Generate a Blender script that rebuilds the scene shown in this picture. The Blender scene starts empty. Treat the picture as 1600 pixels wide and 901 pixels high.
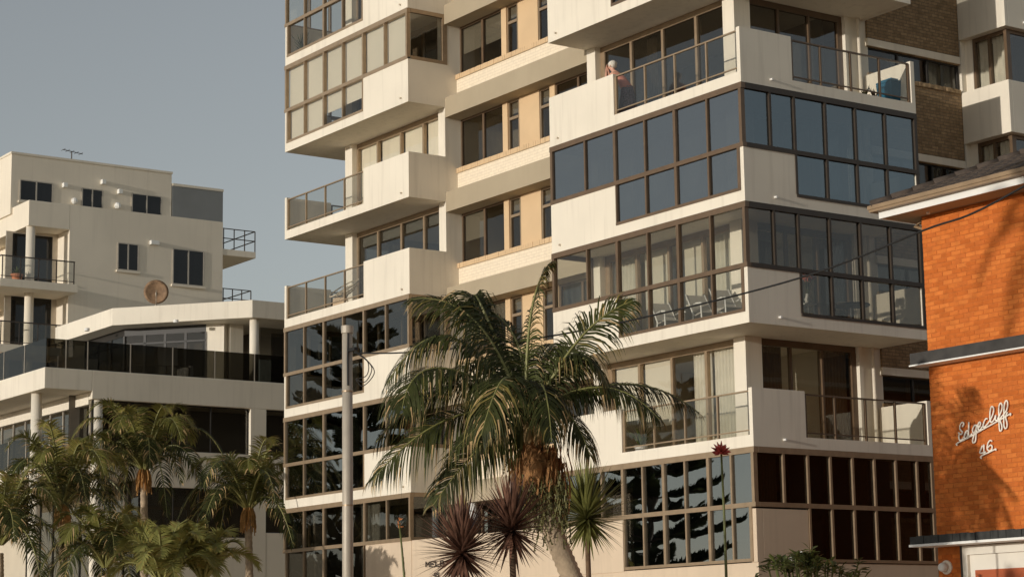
import bpy, bmesh, math, random
from mathutils import Vector, Matrix, noise
random.seed(7)
R = math.radians
S = bpy.context.scene
COL = S.collection

# ------------------------------------------------------------------ camera
CP = Vector((36.2249, -32.0222, 1.70)); YAW, PIT, ROL, FPX = 0.9596983, 0.1721705, -0.0154870, 3305.29
_f = Vector((-math.sin(YAW)*math.cos(PIT), math.cos(YAW)*math.cos(PIT), math.sin(PIT)))
_r = Vector((math.cos(YAW), math.sin(YAW), 0)); _u = _r.cross(_f)
_r, _u = _r*math.cos(ROL)+_u*math.sin(ROL), _u*math.cos(ROL)-_r*math.sin(ROL)
cam = bpy.data.cameras.new('camera'); cam.sensor_width = 36; cam.lens = FPX/1600*36
cam.clip_start = 0.5; cam.clip_end = 6000
co = bpy.data.objects.new('camera', cam); COL.objects.link(co)
M = Matrix((_r, _u, -_f)).transposed().to_4x4(); M.translation = CP
co.matrix_world = M; S.camera = co

def ray(x, y): return _f+_r*((x-800)/FPX)+_u*((450.5-y)/FPX)
def hit(x, y, ax, v):                       # photo pixel -> point on the plane axis = v
    d = ray(x, y); return CP+d*((v-CP[ax])/d[ax])
def far(x, y, D):                           # photo pixel -> point at horizontal distance D
    d = ray(x, y); return CP+d*(D/math.hypot(d.x, d.y))

# ------------------------------------------------------------------ light
SUN_TO = Vector((0.084, -1.0, 0.098)).normalized()
EL = math.asin(SUN_TO.z); AZ = math.atan2(SUN_TO.x, SUN_TO.y)
W = bpy.data.worlds.new('World'); S.world = W; W.use_nodes = True
nt = W.node_tree; nt.nodes.clear()
sky = nt.nodes.new('ShaderNodeTexSky'); sky.sky_type = 'NISHITA'; sky.sun_disc = False
sky.sun_elevation = EL; sky.sun_rotation = AZ
sky.air_density = 1.0; sky.dust_density = 0.3; sky.ozone_density = 1.8; sky.altitude = 20
bg = nt.nodes.new('ShaderNodeBackground'); bg.inputs[1].default_value = 0.14
wo = nt.nodes.new('ShaderNodeOutputWorld')
hsv = nt.nodes.new('ShaderNodeHueSaturation'); hsv.inputs['Saturation'].default_value = .34
nt.links.new(sky.outputs[0], hsv.inputs['Color']); tnt = nt.nodes.new('ShaderNodeMix'); tnt.data_type = 'RGBA'; tnt.blend_type = 'MULTIPLY'; tnt.inputs[0].default_value = 1; tnt.inputs[7].default_value = (1.02, 1.0, .975, 1)
nt.links.new(hsv.outputs[0], tnt.inputs[6]); nt.links.new(tnt.outputs[2], bg.inputs[0]); nt.links.new(bg.outputs[0], wo.inputs[0])
sl = bpy.data.lights.new('sun', 'SUN'); sl.energy = 2.25; sl.angle = R(0.55); sl.color = (1.0, 0.94, 0.845)
so = bpy.data.objects.new('sun', sl); COL.objects.link(so)
so.rotation_euler = (-SUN_TO).to_track_quat('-Z', 'Y').to_euler(); so.location = (0, -60, 40)
vs = S.view_settings; vs.view_transform = 'Standard'; vs.look = 'None'; vs.exposure = 0.19; vs.gamma = 1.0
S.cycles.max_bounces = 8; S.cycles.transparent_max_bounces = 24

# ------------------------------------------------------------------ materials
MATS = {}
def mat(name, col, rough=.6, var=.12, vscale=1.5, bump=0., bscale=60., metal=0., spec=.4, streak=0., trans=0., sheen=0.):
    m = bpy.data.materials.new(name); m.use_nodes = True; n = m.node_tree; L = n.links
    b = n.nodes['Principled BSDF']; b.inputs['Roughness'].default_value = rough
    b.inputs['Metallic'].default_value = metal; b.inputs['Specular IOR Level'].default_value = spec
    tc = n.nodes.new('ShaderNodeTexCoord'); oi = n.nodes.new('ShaderNodeObjectInfo')
    no = n.nodes.new('ShaderNodeTexNoise'); no.inputs['Scale'].default_value = vscale; no.inputs['Detail'].default_value = 6
    L.new(tc.outputs['Object'], no.inputs['Vector'])
    mx = n.nodes.new('ShaderNodeMapRange'); mx.inputs[1].default_value = .3; mx.inputs[2].default_value = .7
    mx.inputs[3].default_value = 1-var; mx.inputs[4].default_value = 1+var
    L.new(no.outputs[0], mx.inputs[0])
    hs = n.nodes.new('ShaderNodeHueSaturation'); hs.inputs['Color'].default_value = (*col, 1)
    L.new(mx.outputs[0], hs.inputs['Value'])
    out = hs.outputs[0]
    if streak:
        mp = n.nodes.new('ShaderNodeMapping'); mp.inputs['Scale'].default_value = (3.2, 3.2, .22)
        L.new(tc.outputs['Object'], mp.inputs[0])
        n2 = n.nodes.new('ShaderNodeTexNoise'); n2.inputs['Scale'].default_value = 1.7; n2.inputs['Detail'].default_value = 5
        L.new(mp.outputs[0], n2.inputs['Vector'])
        m2 = n.nodes.new('ShaderNodeMapRange'); m2.inputs[1].default_value = .52; m2.inputs[2].default_value = .78
        m2.inputs[3].default_value = 0; m2.inputs[4].default_value = streak
        L.new(n2.outputs[0], m2.inputs[0])
        mm = n.nodes.new('ShaderNodeMix'); mm.data_type = 'RGBA'; mm.inputs[7].default_value = (.30, .24, .17, 1)
        L.new(m2.outputs[0], mm.inputs[0]); L.new(out, mm.inputs[6]); out = mm.outputs[2]
    L.new(out, b.inputs['Base Color'])
    if bump:
        n3 = n.nodes.new('ShaderNodeTexNoise'); n3.inputs['Scale'].default_value = bscale; n3.inputs['Detail'].default_value = 4
        L.new(tc.outputs['Object'], n3.inputs['Vector'])
        bp = n.nodes.new('ShaderNodeBump'); bp.inputs['Strength'].default_value = bump; bp.inputs['Distance'].default_value = .02
        L.new(n3.outputs[0], bp.inputs['Height']); L.new(bp.outputs[0], b.inputs['Normal'])
    if trans:
        tr = n.nodes.new('ShaderNodeBsdfTranslucent'); ms = n.nodes.new('ShaderNodeMixShader'); ms.inputs[0].default_value = trans
        L.new(out, tr.inputs[0]); L.new(b.outputs[0], ms.inputs[1]); L.new(tr.outputs[0], ms.inputs[2])
        L.new(ms.outputs[0], n.nodes['Material Output'].inputs[0])
    MATS[name] = m; return m

def brickmat(name, c1, c2, mortar, bw=.24, rh=.086, ms=.010, bump=.5, nv=.2):
    m = bpy.data.materials.new(name); m.use_nodes = True; n = m.node_tree; L = n.links
    b = n.nodes['Principled BSDF']; b.inputs['Roughness'].default_value = .85; b.inputs['Specular IOR Level'].default_value = .2
    tc = n.nodes.new('ShaderNodeTexCoord'); sp = n.nodes.new('ShaderNodeSeparateXYZ'); L.new(tc.outputs['Object'], sp.inputs[0])
    ad = n.nodes.new('ShaderNodeMath'); L.new(sp.outputs[0], ad.inputs[0]); L.new(sp.outputs[1], ad.inputs[1])
    cb = n.nodes.new('ShaderNodeCombineXYZ'); L.new(ad.outputs[0], cb.inputs[0]); L.new(sp.outputs[2], cb.inputs[1])
    bt = n.nodes.new('ShaderNodeTexBrick'); L.new(cb.outputs[0], bt.inputs['Vector'])
    bt.inputs['Color1'].default_value = (*c1, 1); bt.inputs['Color2'].default_value = (*c2, 1); bt.inputs['Mortar'].default_value = (*mortar, 1)
    bt.inputs['Scale'].default_value = 1; bt.inputs['Mortar Size'].default_value = ms; bt.inputs['Brick Width'].default_value = bw
    bt.inputs['Row Height'].default_value = rh; bt.inputs['Mortar Smooth'].default_value = .2
    no = n.nodes.new('ShaderNodeTexNoise'); no.inputs['Scale'].default_value = 9; no.inputs['Detail'].default_value = 8
    L.new(tc.outputs['Object'], no.inputs['Vector'])
    hs = n.nodes.new('ShaderNodeHueSaturation'); L.new(bt.outputs[0], hs.inputs['Color'])
    mr = n.nodes.new('ShaderNodeMapRange'); mr.inputs[1].default_value = .3; mr.inputs[2].default_value = .7; mr.inputs[3].default_value = 1-nv; mr.inputs[4].default_value = 1+nv
    L.new(no.outputs[0], mr.inputs[0]); L.new(mr.outputs[0], hs.inputs['Value']); L.new(hs.outputs[0], b.inputs['Base Color'])
    bp = n.nodes.new('ShaderNodeBump'); bp.inputs['Strength'].default_value = bump; bp.inputs['Distance'].default_value = .012; bp.invert = True
    L.new(bt.outputs['Fac'], bp.inputs['Height']); L.new(bp.outputs[0], b.inputs['Normal'])
    MATS[name] = m; return m

def glass(name, tint, ior, rcol=(1, 1, 1), rough=.0, wav=.0):
    m = bpy.data.materials.new(name); m.use_nodes = True; n = m.node_tree; L = n.links; n.nodes.clear()
    o = n.nodes.new('ShaderNodeOutputMaterial'); t = n.nodes.new('ShaderNodeBsdfTransparent'); t.inputs[0].default_value = (*tint, 1)
    g = n.nodes.new('ShaderNodeBsdfGlossy'); g.inputs['Roughness'].default_value = rough; g.inputs['Color'].default_value = (*rcol, 1)
    lw = n.nodes.new('ShaderNodeLayerWeight'); lw.inputs[0].default_value = .5; mx = n.nodes.new('ShaderNodeMixShader')
    pw = n.nodes.new('ShaderNodeMath'); pw.operation = 'POWER'; pw.inputs[1].default_value = 5; L.new(lw.outputs['Facing'], pw.inputs[0])
    r0 = ((ior-1)/(ior+1))**2; fr = n.nodes.new('ShaderNodeMapRange'); fr.inputs[3].default_value = r0; fr.inputs[4].default_value = 1
    L.new(pw.outputs[0], fr.inputs[0])
    if wav:
        tc = n.nodes.new('ShaderNodeTexCoord'); no = n.nodes.new('ShaderNodeTexNoise'); no.inputs['Scale'].default_value = 1.1
        no.inputs['Detail'].default_value = 1
        L.new(tc.outputs['Object'], no.inputs['Vector'])
        bp = n.nodes.new('ShaderNodeBump'); bp.inputs['Strength'].default_value = wav; bp.inputs['Distance'].default_value = .03
        L.new(no.outputs[0], bp.inputs['Height']); L.new(bp.outputs[0], g.inputs['Normal'])
    L.new(fr.outputs[0], mx.inputs[0]); L.new(t.outputs[0], mx.inputs[1]); L.new(g.outputs[0], mx.inputs[2]); L.new(mx.outputs[0], o.inputs[0])
    MATS[name] = m; return m

mat('white_paint', (.80, .725, .60), .75, .05, .6, .15, 90, streak=.22, spec=.25)
mat('grey_paint', (.60, .57, .51), .8, .06, .8, .15, 90, streak=.12, spec=.2)
mat('tan_paint', (.42, .345, .24), .8, .05, .9, .12, 80, streak=.12, spec=.2)
mat('base_paint', (.64, .51, .375), .85, .06, .7, .15, 70, streak=.15, spec=.2)
mat('render_paint', (.80, .72, .59), .85, .05, .5, .15, 60, streak=.16, spec=.2)
mat('slate_panel', (.23, .235, .23), .7, .08, .8, .1, 50)
mat('yellow_panel', (.68, .48, .28), .7, .05, 1.2, .05, 40)
mat('bronze_frame', (.135, .085, .048), .42, .12, 4, spec=.5)
mat('bronze_shaded', (.05, .036, .025), .45, .12, 4, spec=.4)  # copy of the bronze frame with side-face shade put into its colour
mat('gold_frame', (.36, .26, .165), .38, .1, 5, metal=.35, spec=.5)
mat('alu_frame', (.52, .46, .38), .4, .08, 5, metal=.3)
mat('dark_frame', (.03, .026, .022), .5, .1, 4)
mat('rail_dark', (.06, .045, .035), .4, .1, 4)
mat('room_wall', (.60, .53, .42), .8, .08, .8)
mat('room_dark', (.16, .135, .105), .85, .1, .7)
mat('curtain', (.80, .74, .62), .9, .08, 3, trans=.25)
mat('brown_curtain', (.16, .115, .07), .9, .12, 4)
mat('tan_curtain', (.42, .31, .18), .9, .15, 4)
mat('blind', (.76, .69, .57), .8, .04, .5, trans=.15)
mat('plaster_white', (.82, .80, .75), .6, .03, 2)
mat('pipe', (.70, .62, .50), .5, .08, 3)
mat('steel_pole', (.46, .40, .32), .5, .10, 2.5, .08, 40, streak=.15, metal=.15)
mat('cable', (.015, .014, .013), .6, .1)
mat('trunk', (.40, .30, .20), .95, .25, 6, .6, 25)
mat('fibre', (.36, .18, .07), .95, .35, 9, .8, 60)
mat('dry', (.42, .28, .13), .9, .3, 9, .3, 50)
mat('strand', (.50, .27, .09), .8, .3, 6, trans=.2)
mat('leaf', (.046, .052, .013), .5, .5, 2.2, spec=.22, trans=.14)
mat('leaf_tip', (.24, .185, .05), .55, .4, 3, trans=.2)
mat('leaf_sunlit', (.15, .145, .035), .5, .45, 1.6, spec=.2, trans=.3)  # palm leaf lightened so upper fronds carry sunlight in their colour
mat('leaf_highlight', (.30, .26, .07), .5, .4, 1.6, spec=.2, trans=.3)  # still lighter copy, golden sun highlights painted on some top fronds
mat('clump_leaf', (.24, .235, .07), .5, .4, 1.6, spec=.2, trans=.25)
mat('rachis', (.22, .21, .07), .5, .25, 5)
mat('fruit', (.13, .12, .04), .6, .4, 12)
mat('cordyline', (.19, .095, .062), .42, .5, 5, spec=.4, trans=.15)
mat('sword_leaf', (.19, .19, .055), .4, .4, 4, spec=.5, trans=.18)
mat('shrub_leaf', (.105, .125, .035), .4, .4, 5, spec=.5, trans=.15)
mat('stem_green', (.11, .12, .035), .5, .3, 8)
mat('stem_brown', (.15, .09, .05), .8, .3, 10)
mat('lily_red', (.30, .035, .025), .6, .4, 15)
mat('lily_orange', (.50, .16, .04), .6, .4, 15)
mat('pine_leaf', (.06, .075, .032), .7, .4, .8, trans=.35)
mat('pine_trunk', (.10, .075, .055), .9, .3, 3)
mat('terracotta', (.45, .17, .08), .8, .1, 5)
mat('blue_bin', (.02, .13, .22), .45, .08, 3)
mat('white_plastic', (.75, .72, .66), .4, .04, 3)
mat('wicker', (.55, .46, .34), .8, .2, 20)
mat('seat_cloth', (.40, .36, .30), .9, .1, 6)
mat('flower', (.62, .17, .10), .7, .3, 20)
mat('dark_wood', (.035, .025, .018), .5, .3, 5)
mat('skin', (.62, .33, .23), .55, .08, 8)
mat('hair', (.72, .66, .56), .8, .12, 25, .6, 80)
mat('coral_cloth', (.60, .22, .15), .9, .1, 15)
mat('skirt_cloth', (.16, .13, .15), .9, .55, 24)
mat('roof_tile', (.075, .055, .042), .85, .35, 4, .3, 30)
mat('gutter', (.28, .19, .11), .5, .12, 3)
mat('shingle', (.035, .035, .032), .6, .35, 8, .2, 30)
mat('ledge_dark', (.05, .045, .04), .7, .25, 4)
mat('mortar', (.50, .145, .030), .95, .15, 10)
mat('house_brick', (.50, .155, .036), .85, .14, 5, .35, 70, spec=.2)
mat('letters', (.86, .79, .68), .5, .05, 5)
mat('door_white', (.74, .69, .60), .55, .04, 2)
mat('door_red', (.42, .10, .035), .6, .08, 3)
mat('iron_text', (.05, .04, .035), .6, .1, 5)
mat('dish', (.26, .16, .09), .7, .35, 6, .1, 30)
mat('asphalt', (.05, .048, .045), .9, .25, .8, .3, 40)
mat('paving', (.55, .45, .33), .9, .15, .6, .2, 30)
mat('earth', (.50, .385, .24), .95, .35, .5, .4, 8)
mat('kerb_stone', (.33, .31, .27), .85, .12, 1.2, .2, 30)
mat('tall_paint', (.82, .73, .59), .85, .06, .4, .15, 60, streak=.12, spec=.2)
mat('far_paint', (.62, .45, .30), .85, .08, .6, .1, 30)
brickmat('cream_brick', (.82, .705, .54), (.85, .73, .56), (.74, .62, .47), bump=.0, nv=.05)
brickmat('brown_brick', (.25, .165, .09), (.36, .245, .135), (.19, .14, .09), bump=.6)
glass('clear_glass', (.95, .95, .93), 1.5, wav=.05)
glass('tint_glass', (.62, .62, .60), 1.9, wav=.06)
glass('mirror_glass', (.40, .41, .41), 3.3, (.92, .95, .97), wav=.07)
glass('dark_glass', (.26, .25, .22), 1.5, wav=.04)
glass('side_glass', (.42, .44, .45), 2.5, (.8, .93, 1.0), wav=.07)
glass('low_glass', (.45, .43, .40), 1.5)
glass('rail_glass', (.90, .90, .88), 1.5)
glass('window_glass', (.66, .65, .62), 1.65, wav=.05)

# ------------------------------------------------------------------ mesh builder
class MB:
    def __init__(s): s.v = []; s.f = []; s.mi = []; s.cur = 0
    def add(s, vs, fs):
        o = len(s.v); s.v += [tuple(p) for p in vs]; s.f += [tuple(i+o for i in f) for f in fs]; s.mi += [s.cur]*len(fs); return s
    def box(s, x0, x1, y0, y1, z0, z1):
        x0, x1 = min(x0, x1), max(x0, x1); y0, y1 = min(y0, y1), max(y0, y1); z0, z1 = min(z0, z1), max(z0, z1)
        return s.add([(x0,y0,z0),(x1,y0,z0),(x1,y1,z0),(x0,y1,z0),(x0,y0,z1),(x1,y0,z1),(x1,y1,z1),(x0,y1,z1)],
                     [(0,3,2,1),(4,5,6,7),(0,1,5,4),(1,2,6,5),(2,3,7,6),(3,0,4,7)])
    def prism(s, pts, z0, z1):                 # vertical prism on a plan polygon (counter-clockwise)
        n = len(pts)
        return s.add([(x, y, z0) for x, y in pts]+[(x, y, z1) for x, y in pts],
                     [tuple(range(n))[::-1], tuple(range(n, 2*n))]+[(i, (i+1) % n, n+(i+1) % n, n+i) for i in range(n)])
    def tube(s, pts, rad, n=6, cap=True):
        pts = [Vector(p) for p in pts]; rs = rad if isinstance(rad, (list, tuple)) else [rad]*len(pts)
        vs = []; fs = []; ref = None
        for i, p in enumerate(pts):
            t = (pts[min(i+1, len(pts)-1)]-pts[max(i-1, 0)]).normalized()
            if ref is None: ref = t.orthogonal().normalized()
            a = (ref-t*ref.dot(t));  a = a.normalized() if a.length > 1e-6 else t.orthogonal().normalized(); ref = a
            b = t.cross(a)
            for k in range(n):
                q = 2*math.pi*k/n; vs.append(p+(a*math.cos(q)+b*math.sin(q))*rs[i])
        for i in range(len(pts)-1):
            for k in range(n):
                k2 = (k+1) % n; fs.append((i*n+k, i*n+k2, (i+1)*n+k2, (i+1)*n+k))
        if cap: fs += [tuple(range(n))[::-1], tuple(range((len(pts)-1)*n, len(pts)*n))]
        return s.add(vs, fs)
    def lathe(s, c, prof, n=16, axis='z'):
        vs = []; fs = []
        for r_, h in prof:
            for k in range(n):
                q = 2*math.pi*k/n
                vs.append((c[0]+r_*math.cos(q), c[1]+r_*math.sin(q), c[2]+h) if axis == 'z' else (c[0]+r_*math.cos(q), c[1]+h, c[2]+r_*math.sin(q)))
        for i in range(len(prof)-1):
            for k in range(n): fs.append((i*n+k, i*n+(k+1) % n, (i+1)*n+(k+1) % n, (i+1)*n+k))
        fs += [tuple(range(n))[::-1], tuple(range((len(prof)-1)*n, len(prof)*n))]
        return s.add(vs, fs)
    def blob(s, c, r, seed=0, n=8, amp=.25, sq=(1, 1, 1)):
        vs = []; fs = []
        for i in range(n+1):
            th = math.pi*i/n
            for k in range(2*n):
                ph = math.pi*k/n; d = Vector((math.sin(th)*math.cos(ph), math.sin(th)*math.sin(ph), math.cos(th)))
                q = r*(1+amp*noise.noise(d*2.2+Vector((seed*3.1, 1.7, seed))))
                vs.append((c[0]+d.x*q*sq[0], c[1]+d.y*q*sq[1], c[2]+d.z*q*sq[2]))
        for i in range(n):
            for k in range(2*n): fs.append((i*2*n+k, (i+1)*2*n+k, (i+1)*2*n+(k+1) % (2*n), i*2*n+(k+1) % (2*n)))
        return s.add(vs, fs)
    def build(s, name, m, parent=None, smooth=False, kind=None, bevel=0):
        me = bpy.data.meshes.new(name); me.from_pydata(s.v, [], s.f)
        ms = m if isinstance(m, (list, tuple)) else [m]
        for q in ms: me.materials.append(MATS[q])
        if len(ms) > 1: me.polygons.foreach_set('material_index', s.mi)
        if smooth: me.polygons.foreach_set('use_smooth', [True]*len(me.polygons))
        me.update()
        o = bpy.data.objects.new(name, me); COL.objects.link(o)
        if parent: attach(o, parent)
        if kind: o['kind'] = kind
        if bevel:
            md = o.modifiers.new('bevel', 'BEVEL'); md.width = bevel; md.segments = 2; md.limit_method = 'ANGLE'
        return o
def attach(o, p):
    o.parent = p
    if p.type == 'EMPTY': o.matrix_parent_inverse = Matrix.Translation(-p.location)
def thing(name, loc, label, cat, group=None):
    e = bpy.data.objects.new(name, None); COL.objects.link(e); e.location = loc; e.empty_display_size = .3
    return tag(e, label, cat, group)
def tag(o, label, cat, group=None):
    o['label'] = label; o['category'] = cat
    if group: o['group'] = group
    return o
def bx(name, m, parent, *a, **k): return MB().box(*a).build(name, m, parent, **k)

# ------------------------------------------------------------------ ground
def sheet(name, x0, x1, y0, y1, z, m):
    o = MB().add([(x0, y0, z), (x1, y0, z), (x1, y1, z), (x0, y1, z)], [(0, 1, 2, 3)]).build(name, m); o['kind'] = 'structure'; return o
sheet('ground', -2500, 2500, -2500, 2500, -.10, 'earth')
sheet('road', -400, 400, -27.5, -18.0, -.096, 'asphalt')
o = MB().box(-400, 400, -18.0, -12.5, -.3, .02).build('pavement', 'paving'); o['kind'] = 'structure'
o = MB().box(-400, 400, -18.16, -18.003, -.3, .035).build('kerb', 'kerb_stone'); o['kind'] = 'structure'
o = MB().box(-400, 400, -33.5, -27.6, -.3, .02).build('pavement', 'paving'); o['kind'] = 'structure'
dm = MB()
for i in range(-40, 40): dm.box(i*6, i*6+3, -22.85, -22.72, -.095, -.092)
o = dm.build('road_marking', 'white_paint'); o['kind'] = 'structure'
sheet('driveway', .3, 8.2, -12.4, 30, -.09, 'paving')

# ================================================================== MAIN APARTMENT BLOCK
H = 2.85
def Z(k): return 6.3355+(k-3)*H
XL, XR = -22.06, 0.0
blk = thing('apartment_block', (-11, 6, -.1), 'large cream apartment block with stacked wraparound balconies and bronze framed glazing', 'building')
PH = 1.35
class Wing:
    def __init__(s, side, w): s.side = side; s.w = w
    def X(s, u): return XR-u if s.side == 'R' else XL+u
    def box(s, mb, u0, u1, v0, v1, z0, z1): mb.box(s.X(u0), s.X(u1), v0, v1, z0, z1)
WR = Wing('R', 7.64); WL = Wing('L', 7.43)
VF = [.05, 1.26, 2.48, 3.65, 4.87, 6.12]           # mullions along the front, from the outer corner
VS = [.05, .87, 1.64, 2.65, 3.65, 4.66, 5.70]      # mullions along the side
DEP = 1.28; SD = 1.62; DS = 5.76

def balcony(wg, k, solidz=PH, rail=True):
    zb = Z(k); w = wg.w; mb = MB()
    # slab with lip, wrapping round the corner
    wg.box(mb, .13, w-.13, .13, DEP+.2, zb, zb+.15); wg.box(mb, .13, SD+.2, DEP+.2, DS-.13, zb, zb+.15)
    wg.box(mb, .12, 4.87, 0, .13, zb, zb+.27); wg.box(mb, 0, .13, 1.63, DS-.12, zb, zb+.27)
    # solid parapets, full height
    wg.box(mb, 4.87, w, 0, .13, zb, zb+solidz); wg.box(mb, w-.13, w, .13, DEP, zb, zb+solidz)
    wg.box(mb, 0, .12, 0, 1.63, zb, zb+solidz); wg.box(mb, .0, SD, DS-.12, DS, zb, zb+solidz)
    b = mb.build('balcony', 'white_paint', blk)
    # drain spouts
    sp = [((-.93), 0)]
    for (y, x) in ((.93, 0),):
        xo = wg.X(0); d = 1 if wg.side == 'R' else -1
        MB().tube([(xo-.02*d, y, zb+.185), (xo+.085*d, y, zb+.18)], .028, 8).build('drain_spout', 'plaster_white', b)
    MB().tube([(wg.X(w-.38), .02, zb+.185), (wg.X(w-.38), -.07, zb+.18)], .026, 8).build('drain_spout', 'pipe', b)
    return b
def rail_run(b, wg, pts, zb, front, glassm='rail_glass', frame='gold_frame', top=1.30):
    # frame of posts and rails plus one glass panel per bay
    mb = MB(); c = .065
    def bb(m, a0, a1, h0, h1, z0, z1):
        if front: wg.box(m, a0, a1, c-h0, c+h1, z0, z1)
        else: wg.box(m, c-h0, c+h1, a0, a1, z0, z1)
    a, e = pts[0], pts[-1]
    bb(mb, a, e, .03, .03, zb+top-.035, zb+top); bb(mb, a, e, .018, .018, zb+.37, zb+.40)
    for i, p in enumerate(pts):
        hw = .035 if i in (0, len(pts)-1) else .022
        bb(mb, p-hw, p+hw, .028, .028, zb+.26, zb+top-.034)
    r = mb.build('railing', frame, b)
    for p, q in zip(pts[:-1], pts[1:]):
        g = MB(); bb(g, p+.03, q-.03, .005, .005, zb+.41, zb+top-.04); g.build('glass_panel', glassm, b)
def glaze(name, wg, k, gm, fm='bronze_frame', VF=VF, VS=VS, zt=None, ztr=None, zlo=None, ret=True, blind=None, sidegm=None, jit=True):
    """enclosed balcony: upper row all round, lower row in the railing bays"""
    zb = Z(k); zt = zt or Z(k+1); ztr = ztr or zb+PH; zlo = zlo or zb+.27; w = wg.w
    def frontw():
        us = VF+[w-.06]; mb = MB(); o0, o1 = -.025, .10
        wg.box(mb, -.025, w+.0, o0, o1, zt-.14, zt-.002)
        wg.box(mb, -.025, w+.0, o0, o1, ztr-.05, ztr+.055)
        wg.box(mb, .123, 4.868, o0, o1, zlo, zlo+.07)
        for i, u in enumerate(us):
            hw = .046 if (i in (0, len(us)-1) or i % 2 == 0) else .027
            if wg is WL: hw *= .85
            wg.box(mb, u-hw, u+hw, o0+.004, o1-.004, ztr+.055, zt-.14)
            if i == 0: u = .123+hw
            if u < 4.9: wg.box(mb, u-hw, min(u+hw, 4.866), o0+.004, o1-.004, zlo+.07, ztr-.05)
        wo = mb.build('window', fm, blk)
        for a, c in zip(us[:-1], us[1:]):
            dv = random.uniform(-.004, .004) if jit else 0
            g = MB(); wg.box(g, a+.04, c-.04, .03+dv, .04+dv, ztr+.05, zt-.13); pane(g, gm, wo)
            if c <= 4.95:
                g = MB(); wg.box(g, a+.04, c-.04, .03-dv, .04-dv, zlo+.06, ztr-.045); pane(g, gm, wo)
        return wo
    def pane(g, m, wo): return g.build('pane', m, wo)
    def sidew():
        g2 = sidegm or gm; mb = MB(); o0, o1 = -.03, .10
        wg.box(mb, o0, o1, .11, DS-.01, zt-.14, zt-.002); wg.box(mb, o0, o1, .11, DS-.01, ztr-.05, ztr+.055)
        wg.box(mb, o0, o1, 1.64, DS-.01, zlo, zlo+.07)
        for i, v in enumerate(VS):
            if i == 0: continue
            hw = .045 if i == len(VS)-1 else .03
            wg.box(mb, o0+.004, o1-.004, v-hw, v+hw, ztr+.055, zt-.14)
            if v > 1.6: wg.box(mb, o0+.004, o1-.004, v-hw, v+hw, zlo+.07, ztr-.05)
        wo = mb.build('window', 'bronze_shaded' if fm == 'bronze_frame' else fm, blk)
        for a, c in zip(VS[:-1], VS[1:]):
            dv = random.uniform(-.003, .003)
            g = MB(); wg.box(g, .03+dv, .04+dv, max(a+.03, .11), c-.03, ztr+.05, zt-.13); pane(g, g2, wo)
            if a >= 1.6:
                g = MB(); wg.box(g, .03-dv, .04-dv, a+.03, c-.03, zlo+.06, ztr-.045); pane(g, g2, wo)
    def retw():
        mb = MB(); a, c = w-.09, w+.005
        wg.box(mb, a, c, .11, DEP+.10, zt-.12, zt-.002); wg.box(mb, a, c, .11, DEP+.10, ztr-.05, ztr+.055)
        wg.box(mb, a, c, DEP-.06, DEP+.10, ztr+.055, zt-.12)
        wo = mb.build('window', fm, blk)
        g = MB(); wg.box(g, w-.05, w-.04, .10, DEP-.04, ztr+.05, zt-.11); pane(g, gm, wo)
    wo = frontw(); sidew()
    if ret: retw()
    if blind:
        us = VF+[w-.06]
        for i, (a, c) in enumerate(zip(us[:-1], us[1:])):
            lo = blind[i]
            if lo is None: continue
            m = MB(); wg.box(m, a+.02, c-.02, .135, .15, zb+lo, zt-.10); m.build('blind', 'blind', wo)
    return wo

def curtain(name, parent, x0, x1, y, z0, z1, m='curtain', amp=.035, axis=0, per=.16):
    n = max(6, int(abs(x1-x0)/per*6)); mb = MB(); vs = []; fs = []
    ph = random.random()*6
    for i in range(n+1):
        a = x0+(x1-x0)*i/n; d = amp*math.sin(2*math.pi*a/per+ph+.5*math.sin(a*3))
        for z in (z0, z1):
            vs.append((a, y+d, z) if axis == 0 else (y+d, a, z))
    for i in range(n): fs.append((2*i, 2*i+2, 2*i+3, 2*i+1))
    return mb.add(vs, fs).build(name, m, parent, smooth=True)

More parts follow.
